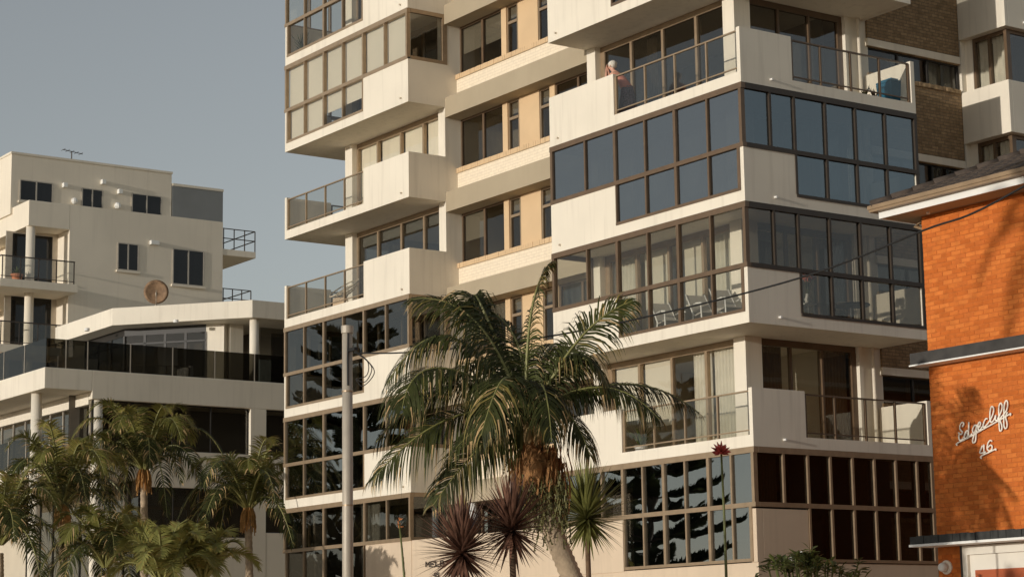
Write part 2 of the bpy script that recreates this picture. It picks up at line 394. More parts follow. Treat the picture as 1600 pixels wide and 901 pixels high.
def recess(wg, k, gm='tint_glass', cur='none', fm='gold_frame'):
    zb = Z(k)+.15; zt = Z(k+1); w = wg.w; mb = MB()
    for nm, a in (('column', (SD, 2.05, DEP, 1.80)), ('column', (w-.37, w, DEP, 1.75)), ('pier', (SD, SD+.3, 5.02, 5.14)),
                  ('side_wall', (SD+.06, SD+.4, 5.14, DS+.1)), ('side_wall', (w-.02, w, 1.75, 5.4))):
        mb = MB(); wg.box(mb, *a, zb, zt); mb.build(nm, 'white_paint', blk)
    # front sliding doors
    us = [2.05, 3.3, 4.65, 5.95, w-.37]; f = MB(); v0, v1 = 1.46, 1.56
    wg.box(f, us[0], us[-1], v0, v1, zt-.16, zt-.001); wg.box(f, us[0], us[-1], v0, v1, zb+.001, zb+.09)
    for i, u in enumerate(us):
        a, c = (u, u+.07) if i == 0 else ((u-.18, u) if i == len(us)-1 else (u-.045, u+.045))
        wg.box(f, a, c, v0-.01 if i % 2 else v0, v1-.004, zb+.09, zt-.16)
    d = f.build('sliding_door', fm, blk)
    for a, c in zip(us[:-1], us[1:]):
        g = MB(); wg.box(g, a+.04, c-.04, 1.505, 1.515, zb+.08, zt-.15); g.build('pane', gm, d)
    # side doors
    vs_ = [1.80, 2.84, 3.88, 5.02]; f = MB()
    wg.box(f, SD+.12, SD+.22, 1.8, 5.02, zt-.16, zt-.001); wg.box(f, SD+.12, SD+.22, 1.8, 5.02, zb+.001, zb+.09)
    for i, v in enumerate(vs_):
        a, c = (v, v+.06) if i == 0 else ((v-.16, v) if i == 3 else (v-.03, v+.03))
        wg.box(f, SD+.11, SD+.216, a, c, zb+.09, zt-.16)
    d2 = f.build('sliding_door', 'bronze_frame', blk)
    for a, c in zip(vs_[:-1], vs_[1:]):
        g = MB(); wg.box(g, SD+.165, SD+.175, a+.03, c-.03, zb+.08, zt-.15); g.build('pane', gm, d2)
    if wg.side == 'R':
        MB().tube([(wg.X(SD-.04), 5.46, zb), (wg.X(SD-.04), 5.46, zt)], .045, 10).build('downpipe', 'pipe', blk)
    X = wg.X
    if cur == 'full':
        for a, c in zip(us[:-1], us[1:]):
            m = MB(); wg.box(m, a+.07, c-.10, 1.60, 1.615, zb+.06, zt-.14); m.build('blind', 'white_paint', d)
    elif cur == 'half':
        curtain('curtain', d, X(2.15), X(3.25), 1.68, zb+.06, zt-.12, per=.12); curtain('curtain', d, X(3.3), X(4.0), 1.68, zb+.06, zt-.12, per=.12)
        for a, c, l in ((4.65, 5.9, .9), (5.95, w-.5, 1.15)):
            m = MB(); wg.box(m, a+.05, c, 1.62, 1.635, zb+l, zt-.12); m.build('blind', 'blind', d)
    elif cur == 'panels':
        for a, c, l in ((2.1, 3.2, .05), (3.4, 4.2, .9), (4.7, 5.5, .9), (5.6, 5.9, .05), (6.1, w-.5, .05)):
            if l < .1: curtain('curtain', d, X(a), X(c), 1.68, zb+.06, zt-.12)
            else:
                m = MB(); wg.box(m, a, c, 1.62, 1.635, zb+l, zt-.12); m.build('blind', 'blind', d)
    elif cur == 'edge':
        for a, c in ((2.2, 2.6), (3.4, 3.7), (5.2, 5.6)): curtain('curtain', d, X(a), X(c), 1.72, zb+.06, zt-.12, 'brown_curtain', per=.13)
    elif cur == 'band':
        m = MB(); wg.box(m, 2.15, w-.6, 1.62, 1.635, zt-.46, zt-.14); m.build('blind', 'plaster_white', d)
    if cur in ('half', 'full', 'panels'):
        for a, c in ((1.9, 2.7), (3.95, 4.9)): curtain('curtain', d2, a, c, X(SD+.36), zb+.06, zt-.14, 'brown_curtain', axis=1, per=.11)
    # room behind
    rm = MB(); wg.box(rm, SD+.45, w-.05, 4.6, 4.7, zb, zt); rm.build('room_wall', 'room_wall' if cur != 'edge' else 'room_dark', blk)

# floor plates, cores
for k in range(2, 10):
    zb = Z(k); m = MB(); t = .15
    m.box(WL.X(SD+.03), WL.X(7.43)-.003, DEP+.2, 13, zb+.001, zb+t-.001); m.box(WR.X(7.64)+.003, WR.X(SD+.03), DEP+.2, 13, zb+.001, zb+t-.001)
    m.box(WL.X(7.43), WR.X(7.64), 2.05, 13, zb+.001, zb+t-.001)
    m.build('floor_plate', 'white_paint', blk)
core = MB(); core.box(WL.X(7.43)-.2, WR.X(7.64)+.2, 5.2, 13, 0, Z(9)+.5); core.box(WR.X(7.4), WR.X(SD+.5), 6.3, 15, 0, Z(9)+.5)
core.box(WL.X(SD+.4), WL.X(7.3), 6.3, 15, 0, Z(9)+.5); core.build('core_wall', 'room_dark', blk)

cfgR = {9: 'roof', 8: 'solid', 7: ('enc', 'tint_glass'), 6: 'open', 5: ('enc', 'mirror_glass'), 4: ('enc', 'clear_glass'), 3: 'open', 2: 'two'}
cfgL = {9: 'roof', 8: ('enc', 'clear_glass'), 7: ('enc', 'clear_glass'), 6: 'open', 5: 'open', 4: ('enc', 'tint_glass'), 3: ('enc', 'mirror_glass'), 2: 'two'}
curR = {8: 'none', 7: 'none', 6: 'edge', 5: 'panels', 4: 'panels', 3: 'half'}
curL = {8: 'none', 7: 'none', 6: 'full', 5: 'band', 4: 'edge', 3: 'edge'}
V2 = [.05, .80, 1.62, 2.47, 3.28, 4.08, 4.87, 5.72, 6.58]
S2 = [.05, .88, 1.64, 2.35, 3.06, 3.77, 4.48, 5.19, 5.70]
for wg, cfg, cur in ((WR, cfgR, curR), (WL, cfgL, curL)):
    for k in range(3, 10):
        c = cfg[k]; b = balcony(wg, k) if k < 9 else None
        if k == 9:
            m = MB(); wg.box(m, -.1, wg.w, -.1, DS, Z(9), Z(9)+.7); m.build('roof_parapet', 'white_paint', blk); continue
        fr = [.10]+[v for v in VF[1:5]]
        if c == 'open':
            rail_run(b, wg, [.12, 1.28, 2.48, 3.65, 4.83], Z(k), True)
            rail_run(b, wg, [1.67, 2.62, 3.62, 4.60, 5.60], Z(k), False, frame='bronze_frame')
        elif isinstance(c, tuple):
            bl = None
            if wg is WL and k == 7: bl = [.35, .36, .75, .77, 1.0, 1.0]
            glaze('window', wg, k, c[1], 'bronze_frame' if wg is WR else 'gold_frame', blind=bl,
                  sidegm={7: 'tint_glass', 5: 'side_glass', 4: 'window_glass'}.get(k) if wg is WR else None)
        recess(wg, k, gm=('clear_glass' if cur[k] in ('full', 'panels', 'half') else 'tint_glass'), cur=cur[k])
    # lowest glazed storey on a base wall
    k = 2; zb = Z(2)
    m = MB(); wg.box(m, .0, wg.w, .02, .22, -.1, 3.72); wg.box(m, 0, .2, .22, DS, -.1, 3.72)
    if wg is WR: wg.box(m, 4.92, wg.w, .0, .2, 3.7, 4.93); wg.box(m, 0, .2, .2, 1.60, 3.72, 4.93); wg.box(m, 0, .2, 0, .2, 3.72, 4.93)
    else: wg.box(m, 4.92, wg.w, 0, .2, 3.7, 4.98)
    m.build('base_wall', 'base_paint', blk, bevel=.01)
    vf = V2 if wg is WR else VF; w_ = wg.w
    glaze('window', wg, 2, 'mirror_glass' if wg is WR else 'tint_glass', 'gold_frame', VF=vf, VS=S2, ztr=5.02, zlo=3.74,
          sidegm='low_glass')
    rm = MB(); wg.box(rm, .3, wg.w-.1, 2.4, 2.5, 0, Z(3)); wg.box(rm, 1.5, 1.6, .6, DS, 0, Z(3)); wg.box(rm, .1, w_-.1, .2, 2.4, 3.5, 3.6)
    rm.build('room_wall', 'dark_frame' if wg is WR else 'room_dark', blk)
    if wg is WR:
        for a, c in ((.15, .85), (3.1, 3.75), (5.2, 5.65)): curtain('curtain', blk, a, c, wg.X(.22), 5.1, 6.2, 'tan_curtain', axis=1, per=.09, amp=.02)
    else:
        for a, c in ((4.4, 4.85), (4.95, 5.4)): curtain('curtain', blk, wg.X(a), wg.X(c), .22, 3.8, 6.15, per=.12)

# middle bays between the wings: lintel band, cream brick spandrel, brick sill, windows
GX0, GX1 = WL.X(7.43), WR.X(7.64)
def mid(k):
    zb = Z(k)
    bx('lintel_band', 'tan_paint', blk, GX0+.002, GX1-.002, DEP, 2.02, zb-.32, zb+.28)
    bx('brick_spandrel', 'cream_brick', blk, GX0+.002, GX1-.002, 1.71, 2.05, zb+.28, zb+.89)
    # sill of bricks on edge, joined: each brick only a few pixels wide
    sm = MB(); x = GX0+.004
    while x < GX1-.1:
        sm.box(x, x+.102, 1.665+random.uniform(-.004, .004), 2.0, zb+.892, zb+1.035+random.uniform(-.003, .003)); x += .112
    o = sm.build('brick_sill', 'yellow_panel', blk); o['kind'] = 'stuff'
    bx('sill_bed', 'mortar_pale', blk, GX0+.002, GX1-.002, 1.68, 2.0, zb+.885, zb+1.02)
    z0, z1 = zb+1.03, zb+H-.32
    pts = [(-14.62, -13.45, 'w'), (-13.45, -12.40, 'w'), (-12.40, -12.15, 'p'), (-12.15, -11.62, 's'), (-11.62, -10.60, 'y'),
           (-10.60, -10.08, 's'), (-10.08, -9.84, 'p'), (-9.84, -8.80, 'w'), (-8.80, -7.65, 'w')]
    for a, c, t in pts:
        if t == 'p': bx('mullion_post', 'yellow_panel', blk, a, c, 1.80, 1.98, z0, z1)
        elif t == 'y': bx('infill_panel', 'yellow_panel', blk, a+.02, c-.02, 1.83, 1.96, z0, z1)
        else:
            f = MB(); e = .045
            f.box(a, a+e, 1.84, 1.92, z0, z1); f.box(c-e, c, 1.84, 1.92, z0, z1); f.box(a+e, c-e, 1.84, 1.92, z0, z0+e); f.box(a+e, c-e, 1.84, 1.92, z1-.06, z1)
            if t == 's': f.box(a+e, c-e, 1.835, 1.925, z0+.93, z0+1.01)
            wo = f.build('window', 'bronze_frame' if t == 'w' else 'gold_frame', blk)
            if t == 'w': bx('pane', 'window_glass', wo, a+.03, c-.03, 1.875, 1.885, z0+.03, z1-.04)
            else:
                bx('pane', 'window_glass', wo, a+.03, c-.03, 1.875, 1.885, z0+.03, z0+.94); bx('pane', 'window_glass', wo, a+.03, c-.03, 1.876, 1.886, z0+1.0, z1-.04)
            bl = random.choice((0, 0, .35, .55)) if t == 'w' else (.25 if t == 's' else 0)
            if k == 7 and t == 'w': bl = .55
            if bl: bx('blind', 'blind', wo, a+.04, c-.04, 1.95, 1.96, z1-(z1-z0)*bl, z1-.03)
    bx('room_wall', 'room_wall', blk, GX0, GX1, 3.4, 3.5, zb+.15, zb+H)
mat('mortar_pale', (.52, .43, .31), .9, .1, 8)
for k in range(3, 9): mid(k)
bx('lintel_band', 'tan_paint', blk, GX0+.002, GX1-.002, DEP, 2.02, Z(9)-.32, Z(9)+.9)
# entry storey in the middle bay
m = MB(); m.box(GX0-.2, GX1+.2, .02, .22, -.1, 4.98); m.build('garden_wall_base', 'base_paint', blk, bevel=.01)
bx('room_wall', 'base_paint', blk, GX0+.9, GX1, 2.55, 2.75, 0, Z(3)-.3); bx('entry_soffit', 'white_paint', blk, GX0, GX1, .3, 2.5, 3.4, 3.5)
for px in (739,):
    p = hit(px, 800, 1, 1.5); MB().lathe((p.x, 1.5, 3.4), [(.13, 0), (.13, Z(3)-.32-3.4)], 20).build('entry_column', 'plaster_white', blk, smooth=True)
f = MB()
for a in (-14.5, -13.9, -13.2, -12.7): f.box(a, a+.06, 2.30, 2.38, 3.5, Z(3)-.32)
f.box(-14.5, -12.65, 2.302, 2.378, 5.6, 5.68); wo = f.build('entry_door', 'bronze_frame', blk)
for a in (-14.47, -13.87, -13.17): bx('pane', 'tint_glass', wo, a+.02, a+.6, 2.335, 2.345, 3.5, Z(3)-.33)
f = MB()
for a in (-11.9, -10.8, -9.7, -8.6): f.box(a, a+.05, 1.86, 1.94, 3.5, Z(3)-.32)
wo = f.build('window', 'bronze_frame', blk)
for a in (-11.87, -10.77, -9.67): bx('pane', 'tint_glass', wo, a+.02, a+1.06, 1.895, 1.905, 3.5, Z(3)-.33)

# side brick wall behind the right wing, with a long window on each floor
for k in range(2, 9):
    zb = Z(k); wx = -SD
    m = MB(); m.box(wx-.25, wx, DS+.05, 9.2, zb-.68, zb+1.36); m.build('brick_wall', 'brown_brick', blk)
    bx('concrete_lintel', 'render_paint', blk, wx-.25, wx+.03, DS+.02, 9.2, zb+H-.66, zb+H-.47)
    m = MB(); m.box(wx-.25, wx-.001, DS+.05, 9.2, zb+H-.47, zb+H-.679)
    sm = MB(); y = DS+.06
    while y < 9.08:
        sm.box(wx-.2, wx+.035+random.uniform(-.012, .012), y, y+.098, zb+1.362, zb+1.475+random.uniform(-.01, .006)); y += .112
    o = sm.build('brick_sill', 'sill_brick' if 'sill_brick' in MATS else mat('sill_brick', (.36, .25, .14), .9, .5, 7, .5, 40) and 'sill_brick', blk); o['kind'] = 'stuff'
    f = MB(); z0, z1 = zb+1.47, zb+H-.66
    ys = [DS+.05, 6.95, 8.05, 9.18]
    for i, y in enumerate(ys): f.box(wx-.16, wx-.08, y-.03, y+.03, z0, z1)
    f.box(wx-.16, wx-.08, DS+.08, 9.15, z0, z0+.05); f.box(wx-.16, wx-.08, DS+.08, 9.15, z1-.05, z1)
    wo = f.build('window', 'dark_frame', blk)
    for a, c in zip(ys[:-1], ys[1:]): bx('pane', 'window_glass', wo, wx-.125, wx-.115, a+.03, c-.03, z0+.03, z1-.03)
    for a, c in ((6.9, 7.4), (8.2, 9.1)): curtain('curtain', wo, a, c, wx-.3, z0, z1, 'brown_curtain' if k != 6 else 'curtain', axis=1, per=.1, amp=.02)
bx('brick_wall', 'brown_brick', blk, -SD-.25, -SD, DS+.05, 9.2, -.1, Z(2)-.68)

# rear wing
RX1 = 0.02
for k in range(1, 9):
    zb = Z(k); m = MB()
    m.box(-SD, RX1, 9.2, 9.32, zb, zb+1.40); m.box(RX1-.12, RX1, 9.32, 15.5, zb, zb+1.40); m.box(-SD, RX1-.12, 9.32, 15.5, zb, zb+.15)
    b = m.build('balcony', 'white_paint', blk, bevel=.012)
    z0, z1 = zb+1.40, zb+H; m = MB()
    m.box(-SD, -SD+.26, 9.42, 9.62, zb+.15, z1); m.build('wall', 'white_paint', blk)
    f = MB()
    for x, h in ((-1.33, .05), (-.80, .035), (-.22, .05)): f.box(x-h, x+h, 9.44, 9.54, zb+.15, z1)
    f.box(-1.36, -.22, 9.445, 9.535, z1-.1, z1-.001)
    for y, h in ((9.56, .02), (10.6, .03), (11.8, .03), (13, .03), (15.4, .05)): f.box(-.25, -.17, y-h, y+h, zb+.15, z1)
    f.box(-.25, -.17, 9.58, 15.4, z1-.1, z1-.001)
    wo = f.build('window', 'bronze_frame', blk)
    for a, c in ((-1.30, -.82), (-.78, -.25)): bx('pane', 'clear_glass', wo, a, c, 9.485, 9.495, zb+.15, z1-.09)
    for a, c in ((9.58, 10.58), (10.62, 11.78), (11.82, 12.98), (13.02, 15.36)): bx('pane', 'tint_glass', wo, -.215, -.205, a, c, zb+.15, z1-.09)
    curtain('curtain', wo, -1.29, -.84, 9.60, zb+.2, z1-.05, amp=.02); curtain('curtain', wo, -.77, -.30, 9.60, zb+.2, z1-.05)
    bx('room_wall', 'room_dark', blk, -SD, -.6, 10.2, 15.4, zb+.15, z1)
    bx('drain_spout', 'plaster_white', b, -.05, .1, 9.9, 9.95, zb+.16, zb+.21)
bx('core_wall', 'white_paint', blk, -12, -SD, 9.25, 18, 0, Z(9)+.5)
#@@NEXT@@
# ================================================================== BRICK HOUSE ON THE RIGHT
def px_of(P):
    d = Vector(P)-CP; z = d.dot(_f); return 800+FPX*d.dot(_r)/z, 450.5-FPX*d.dot(_u)/z
HX, HY = 8.40, -3.0
hs_ = thing('brick_house', (12, 2, -.1), 'orange brick house with white eaves and script lettering on its wall', 'house')
wall = bx('brick_wall', 'mortar', hs_, HX+.004, 18, HY+.006, 24, -.1, 10.0)
# garage opening panel is set into the wall lower right
GDX = 9.02
bw, bh, jt = .23, .076, .010
base_me = {}
def brick_mesh(L, var):
    key = (round(L, 3), var)
    if key not in base_me:
        rs = random.Random(var*17+int(L*1000)); m = MB(); e = .004
        j = lambda: rs.uniform(-.003, .003)
        x1 = L; z1 = bh; y0 = j(); y1 = .012
        v = [(0, y1, 0), (x1, y1, 0), (x1, y1, z1), (0, y1, z1), (e+j()*.3, y0+j()*.5, e), (x1-e, y0+j()*.5, e+j()*.3), (x1-e+j()*.3, y0+j()*.5, z1-e), (e, y0+j()*.5, z1-e)]
        m.add(v, [(4, 5, 6, 7), (0, 1, 5, 4), (1, 2, 6, 5), (2, 3, 7, 6), (3, 0, 4, 7)])
        me = bpy.data.meshes.new('brick'); me.from_pydata(m.v, [], m.f); me.materials.append(MATS['house_brick_%d' % (var % 4)]); base_me[key] = me
    return base_me[key]
for i, c in enumerate(((.60, .165, .032), (.52, .132, .024), (.65, .190, .040), (.56, .148, .030))): mat('house_brick_%d' % i, c, .85, .13, 5, .35, 70, spec=.2)
rest = [MB() for _ in range(4)]; cnt = 0; rows = int(9.95/(bh+jt))
cand = []
for r_ in range(rows):
    z = r_*(bh+jt); x = HX-(.12 if r_ % 2 else 0)
    while x < 14.0:
        a = max(x, HX); L = min(x+bw, 14.0)-a
        if L > .05 and not (3.60 > z and a > GDX-.05) and not (6.80 < z < 7.19) and not (3.40 < z < 3.78): cand.append((a, z, L))
        x += bw+jt
def vis(a, z):
    u, v = px_of((a+.1, HY, z)); return 0 < u < 1596 and 0 < v < 900
inview = [c for c in cand if vis(c[0], c[1])]
near = sorted(inview, key=lambda c: (Vector((c[0]+.1, HY, c[1]))-CP).length)[:298]; ns = set(near)
for (a, z, L) in cand:
    var = random.randrange(12); me = brick_mesh(L, var)
    if (a, z, L) in ns:
        o = bpy.data.objects.new('brick', me); COL.objects.link(o); o.location = (a, HY, z); o.parent = wall
    else:
        rest[var % 4].add([(a+v.co.x, HY+v.co.y, z+v.co.z) for v in me.vertices], [tuple(p.vertices) for p in me.polygons])
allr = MB()
for i in range(4):
    allr.cur = i; allr.add(rest[i].v, rest[i].f)
allr.build('brick', ['house_brick_%d' % i for i in range(4)], wall, kind='stuff')
# eaves, gutter, hip roof
m = MB(); ex0, ey0, ez = 7.90, -3.62, 9.80
m.box(ex0, 18, ey0, ey0+.03, ez, ez+.17); m.box(ex0, ex0+.03, ey0+.03, 24.6, ez, ez+.17); m.build('fascia', 'plaster_white', hs_)
bx('soffit', 'tan_paint', hs_, ex0+.03, 18, ey0+.03, 24.5, ez+.02, ez+.05)
for i, y in enumerate((-3.02,)): MB().tube([(8.78, -3.2, ez-.02), (8.78, -3.2, ez+.03)], .035, 8).build('soffit_lamp', 'plaster_white', hs_)
MB().tube([(8.35, -2.9, ez-.02), (8.15, -2.9, ez-.12), (8.40, -2.9, ez-.22), (8.40, -2.9, ez-.5)], .045, 8).build('downpipe', 'gutter', hs_)
g = MB(); g.box(ex0-.13, 18, ey0-.13, ey0-.003, ez+.13, ez+.20); g.box(ex0-.15, 18, ey0-.15, ey0-.12, ez+.18, ez+.255); g.box(ex0-.13, ex0-.003, ey0-.003, 24.6, ez+.13, ez+.20)
g.box(ex0-.15, ex0-.12, ey0-.12, 24.6, ez+.18, ez+.255); g.build('gutter', 'gutter', hs_)
rx, ry, rz0, sl_ = ex0-.10, ey0-.10, ez+.235, .42
rf = MB(); rf.add([(rx, ry, rz0), (18, ry, rz0), (18, ry+6, rz0+6*sl_), (rx+6, ry+6, rz0+6*sl_), (rx, 24.7, rz0), (rx+6, 24.7, rz0+6*sl_)], [(0, 1, 2, 3), (0, 3, 5, 4)])
roof = rf.build('roof', 'roof_tile', hs_)
tm = {}
def tile_me(v):
    if v not in tm:
        q = MB(); rs = random.Random(v); n = 4; vs = []; fs = []
        for i in range(n+1):
            x = .30*i/n; h = .028*math.sin(math.pi*i/n)+rs.uniform(0, .006)
            vs += [(x, -.02, h+.028), (x, .36, h*.8+.012), (x, -.02, h-.01)]
        for i in range(n): fs += [(3*i, 3*i+3, 3*i+4, 3*i+1), (3*i+2, 3*i+5, 3*i+3, 3*i)]
        q.add(vs, fs); me = bpy.data.meshes.new('roof_tile'); me.from_pydata(q.v, [], q.f); me.materials.append(MATS['roof_tile']); tm[v] = me
    return tm[v]
al = math.atan(sl_); n_t = 0
for row in range(9):
    yy = .33*row*math.cos(al); x = rx+yy+.02+(.15 if row % 2 else 0)
    while x < 13.6 and n_t < 290:
        o = bpy.data.objects.new('roof_tile', tile_me(random.randrange(6))); COL.objects.link(o); o.parent = roof
        o.location = (x, ry+yy, rz0+.33*row*math.sin(al)); o.rotation_euler = (al, 0, random.uniform(-.02, .02)); x += .305; n_t += 1
hp = MB()
for i in range(9):
    a = .42*i; p = Vector((rx+a*.68, ry+a*.68, rz0+a*.68*sl_+.03)); q = Vector((rx+(a+.46)*.68, ry+(a+.46)*.68, rz0+(a+.46)*.68*sl_+.02))
    MB().tube([p, q], [.10, .085], 8).build('hip_tile', 'roof_tile', roof, smooth=True)
# ledge between storeys and the shingled canopy over the garage
m = MB(); m.box(8.22, 18, -3.30, -2.98, 6.97, 7.19); m.build('ledge', 'ledge_dark', hs_); bx('ledge_trim', 'plaster_white', hs_, 8.20, 18, -3.315, -2.98, 6.945, 6.972)
bx('canopy', 'ledge_dark', hs_, 8.24, 18, -3.50, -2.98, 3.62, 3.74); bx('canopy_trim', 'plaster_white', hs_, 8.22, 18, -3.56, -2.98, 3.575, 3.62)
x = 8.24
while x < 13:
    bx('shingle', 'shingle', hs_, x, x+.172, -3.555+random.uniform(-.01, .01), -3.495, 3.621, 3.765+random.uniform(-.006, .008)); x += .180
# lamp, garage surround and door
lm = MB(); c = (8.62, -3.0, 3.20); lm.lathe((c[0], c[1], c[2]), [(.13, .02), (.13, -.03), (.09, -.05)], 20, 'y'); lamp = lm.build('wall_lamp', 'letters', hs_, smooth=False)
MB().lathe((c[0], c[1]-.05, c[2]), [(.085, 0), (.085, -.09), (.07, -.12), (.04, -.13)], 20, 'y').build('lamp_glass', 'plaster_white', lamp, smooth=True)
bx('garage_opening', 'ledge_dark', hs_, 8.96, 9.068, -3.012, -2.9, -.1, 3.57)
dr = MB(); dr.box(9.07, 9.19, -3.07, -2.9, -.1, 3.56); dr.box(9.19, 14, -3.07, -2.9, 3.40, 3.56); d = dr.build('garage_frame', 'door_white', hs_)
bx('door_panel', 'door_white', d, 9.195, 14, -3.010, -2.92, 3.0, 3.395); bx('door_panel', 'door_red', d, 9.32, 13.9, -3.022, -2.93, 0, 3.12)
bx('door_panel', 'door_white', d, 9.195, 9.318, -3.012, -2.92, -.1, 2.998)

# lettering: stroke tubes on the wall, laid out on the photo's own strokes
def strokes(name, lines, y, rad, m, parent=None, sub=6):
    mb = MB()
    for ln in lines:
        P = [hit(u, v, 1, y) for u, v in ln]; out = []
        for i in range(len(P)-1):
            p0 = P[max(i-1, 0)]; p1 = P[i]; p2 = P[i+1]; p3 = P[min(i+2, len(P)-1)]
            for k in range(sub):
                t = k/sub; out.append(.5*((2*p1)+(p2-p0)*t+(2*p0-5*p1+4*p2-p3)*t*t+(3*p1-p0-3*p2+p3)*t**3))
        out.append(P[-1]); mb.tube(out, rad, 6)
    return mb.build(name, m, parent, smooth=True)
K = 9.008
def ed(pts): return [(1480+a/K, 620+b/K) for a, b in pts]
script = [
 ed([(215, 420), (235, 375), (215, 355), (188, 385), (178, 440), (195, 470), (215, 490), (205, 520), (180, 520), (160, 500)]),
 ed([(175, 515), (165, 560), (180, 605), (215, 595), (245, 545), (270, 495)]),
 ed([(300, 470), (270, 480), (245, 530), (245, 570), (270, 575), (295, 520), (305, 420), (305, 350)]), ed([(300, 480), (305, 545), (325, 550), (350, 510)]),
 ed([(410, 395), (385, 400), (360, 450), (365, 500), (390, 490), (410, 430), (415, 385)]), ed([(412, 400), (410, 500), (400, 610), (380, 640), (360, 635), (362, 590), (385, 530), (430, 470)]),
 ed([(435, 440), (465, 400), (470, 360), (450, 355), (435, 400), (440, 455), (465, 460), (495, 415)]),
 ed([(570, 305), (545, 305), (520, 350), (505, 410), (525, 420), (560, 385)]),
 ed([(560, 390), (620, 300), (655, 200), (650, 145), (625, 135), (608, 190), (603, 290), (615, 350), (640, 345), (665, 310)]),
 ed([(665, 315), (685, 255), (680, 320), (705, 325), (725, 290)]),
 ed([(715, 300), (755, 220), (775, 150), (768, 95), (745, 90), (728, 150), (730, 300), (735, 430), (745, 475), (768, 460), (770, 400), (745, 310), (790, 250)]),
 ed([(790, 250), (835, 190), (852, 120), (848, 60), (825, 55), (805, 120), (800, 260), (800, 390), (815, 440), (840, 425), (845, 370), (825, 280), (850, 210)]),
 ed([(145, 680), (140, 650), (300, 570), (500, 455), (700, 345), (880, 240)]), ed([(880, 240), (895, 232), (890, 262)])]
s1 = strokes('script_lettering', script, HY-.035, .016, 'letters'); tag(s1, 'cream metal script lettering reading Edgecliff on the orange brick wall', 'sign')
num = [ed([(500, 680), (462, 785), (545, 770)]), ed([(518, 665), (520, 800)]), ed([(635, 620), (605, 610), (575, 650), (565, 720), (590, 755), (625, 740), (635, 695), (610, 675), (575, 710)]),
       ed([(485, 865), (480, 830), (590, 775), (690, 725)]), ed([(690, 725), (685, 750)])]
s2 = strokes('house_number', num, HY-.035, .016, 'letters'); tag(s2, 'cream metal house number 46 below the script lettering', 'sign')
def m6(x, y, w, h, gl):
    G = {'M': [[(0, 1), (0, 0), (.5, .6), (1, 0), (1, 1)]], 'E': [[(1, 0), (0, 0), (0, 1), (1, 1)], [(0, .5), (.7, .5)]], 'L': [[(0, 0), (0, 1), (1, 1), (1, .8)]],
         'B': [[(0, 1), (0, 0), (.8, .05), (.8, .42), (0, .5), (.95, .6), (.95, .95), (0, 1)]], 'O': [[(.5, 0), (0, .3), (0, .7), (.5, 1), (1, .7), (1, .3), (.5, 0)]],
         '4': [[(.75, 1), (.75, 0), (0, .65), (1, .65)]], '5': [[(.95, 0), (.1, 0), (.05, .45), (.7, .4), (.95, .7), (.6, 1), (0, .92)]]}
    return [[(x+a*w-.08*0, y+b*h) for a, b in l] for l in G[gl]]
nl = []
for i, ch in enumerate('MELB'): nl += m6(665.5+i*7.6, 877-i*.55, 5.2, 8.2, ch)
for i, ch in enumerate('45'): nl += m6(677+i*5, 894.5-i*.3, 3.6, 6, ch)
nm = strokes('wall_lettering', nl, -.02, .018, 'iron_text', sub=1); tag(nm, 'dark capital letters MELB on the tan base wall behind the red cordyline', 'sign')

# ================================================================== LOW WHITE HOUSE ON THE LEFT
LX = -31.0
lo = thing('terrace_house', (-38, 4, -.1), 'white modern house with angled flat canopy over a dark glass terrace', 'house')
def ly(px, py): return hit(px, py, 0, LX)
zt_, zb_ = 11.60, 10.88
yc = ly(70, 575).y; yb = ly(144, 610).y
bx('terrace_slab', 'white_paint', lo, -52, LX, yc, yb-.002, zb_, zt_, bevel=.02)
# side wall x = LX as bands and piers round the openings
yE = 13.0
zA0 = ly(330, 634).z
bx('side_band', 'render_paint', lo, LX-.3, LX, yb, yE, zA0, zt_, bevel=.02)
zA1 = ly(330, 707).z; zB0 = ly(300, 762).z; zB1 = ly(300, 838).z
y1, y2, y3 = ly(392, 660).y, ly(416, 660).y, 6.0
for a, c in ((y1, y2), (6.2, yE)): bx('pier', 'render_paint', lo, LX-.3, LX-.002, a, c, 0, zA0)
bx('side_band', 'render_paint', lo, LX-.3, LX-.004, yb+2.2, y1, zB0, zA1); bx('side_band', 'render_paint', lo, LX-.3, LX-.006, yb+2.2, y1, 0, zB1)
bx('side_band', 'render_paint', lo, LX-.3, LX-.004, y2, 6.2, zB0-.6, zA1+.0); bx('side_band', 'render_paint', lo, LX-.3, LX-.006, y2, 6.2, 0, zB1+.2)
def lwin(a, c, z0, z1, n):
    f = MB(); e = .04
    f.box(LX-.24, LX-.16, a, c, z0, z0+e); f.box(LX-.24, LX-.16, a, c, z1-e, z1)
    for i in range(n+1):
        y = a+(c-a)*i/n; f.box(LX-.245, LX-.155, y-e/2, y+e/2, z0+e, z1-e)
    wo = f.build('window', 'dark_frame', lo)
    for i in range(n): bx('pane', 'window_glass', wo, LX-.205, LX-.195, a+(c-a)*i/n+.02, a+(c-a)*(i+1)/n-.02, z0+.03, z1-.03)
    bx('room_wall', 'room_dark', lo, LX-1.5, LX-1.4, a-.3, c+.3, z0-.3, z1+.3)
lwin(yb+.1, y1, zA1, zA0, 4); lwin(y2, 6.2, zA1, zA0, 2); lwin(yb+2.2, y1, zB1, zB0, 4); lwin(y2, 6.2, zB1+.2, zB0-.6, 2)
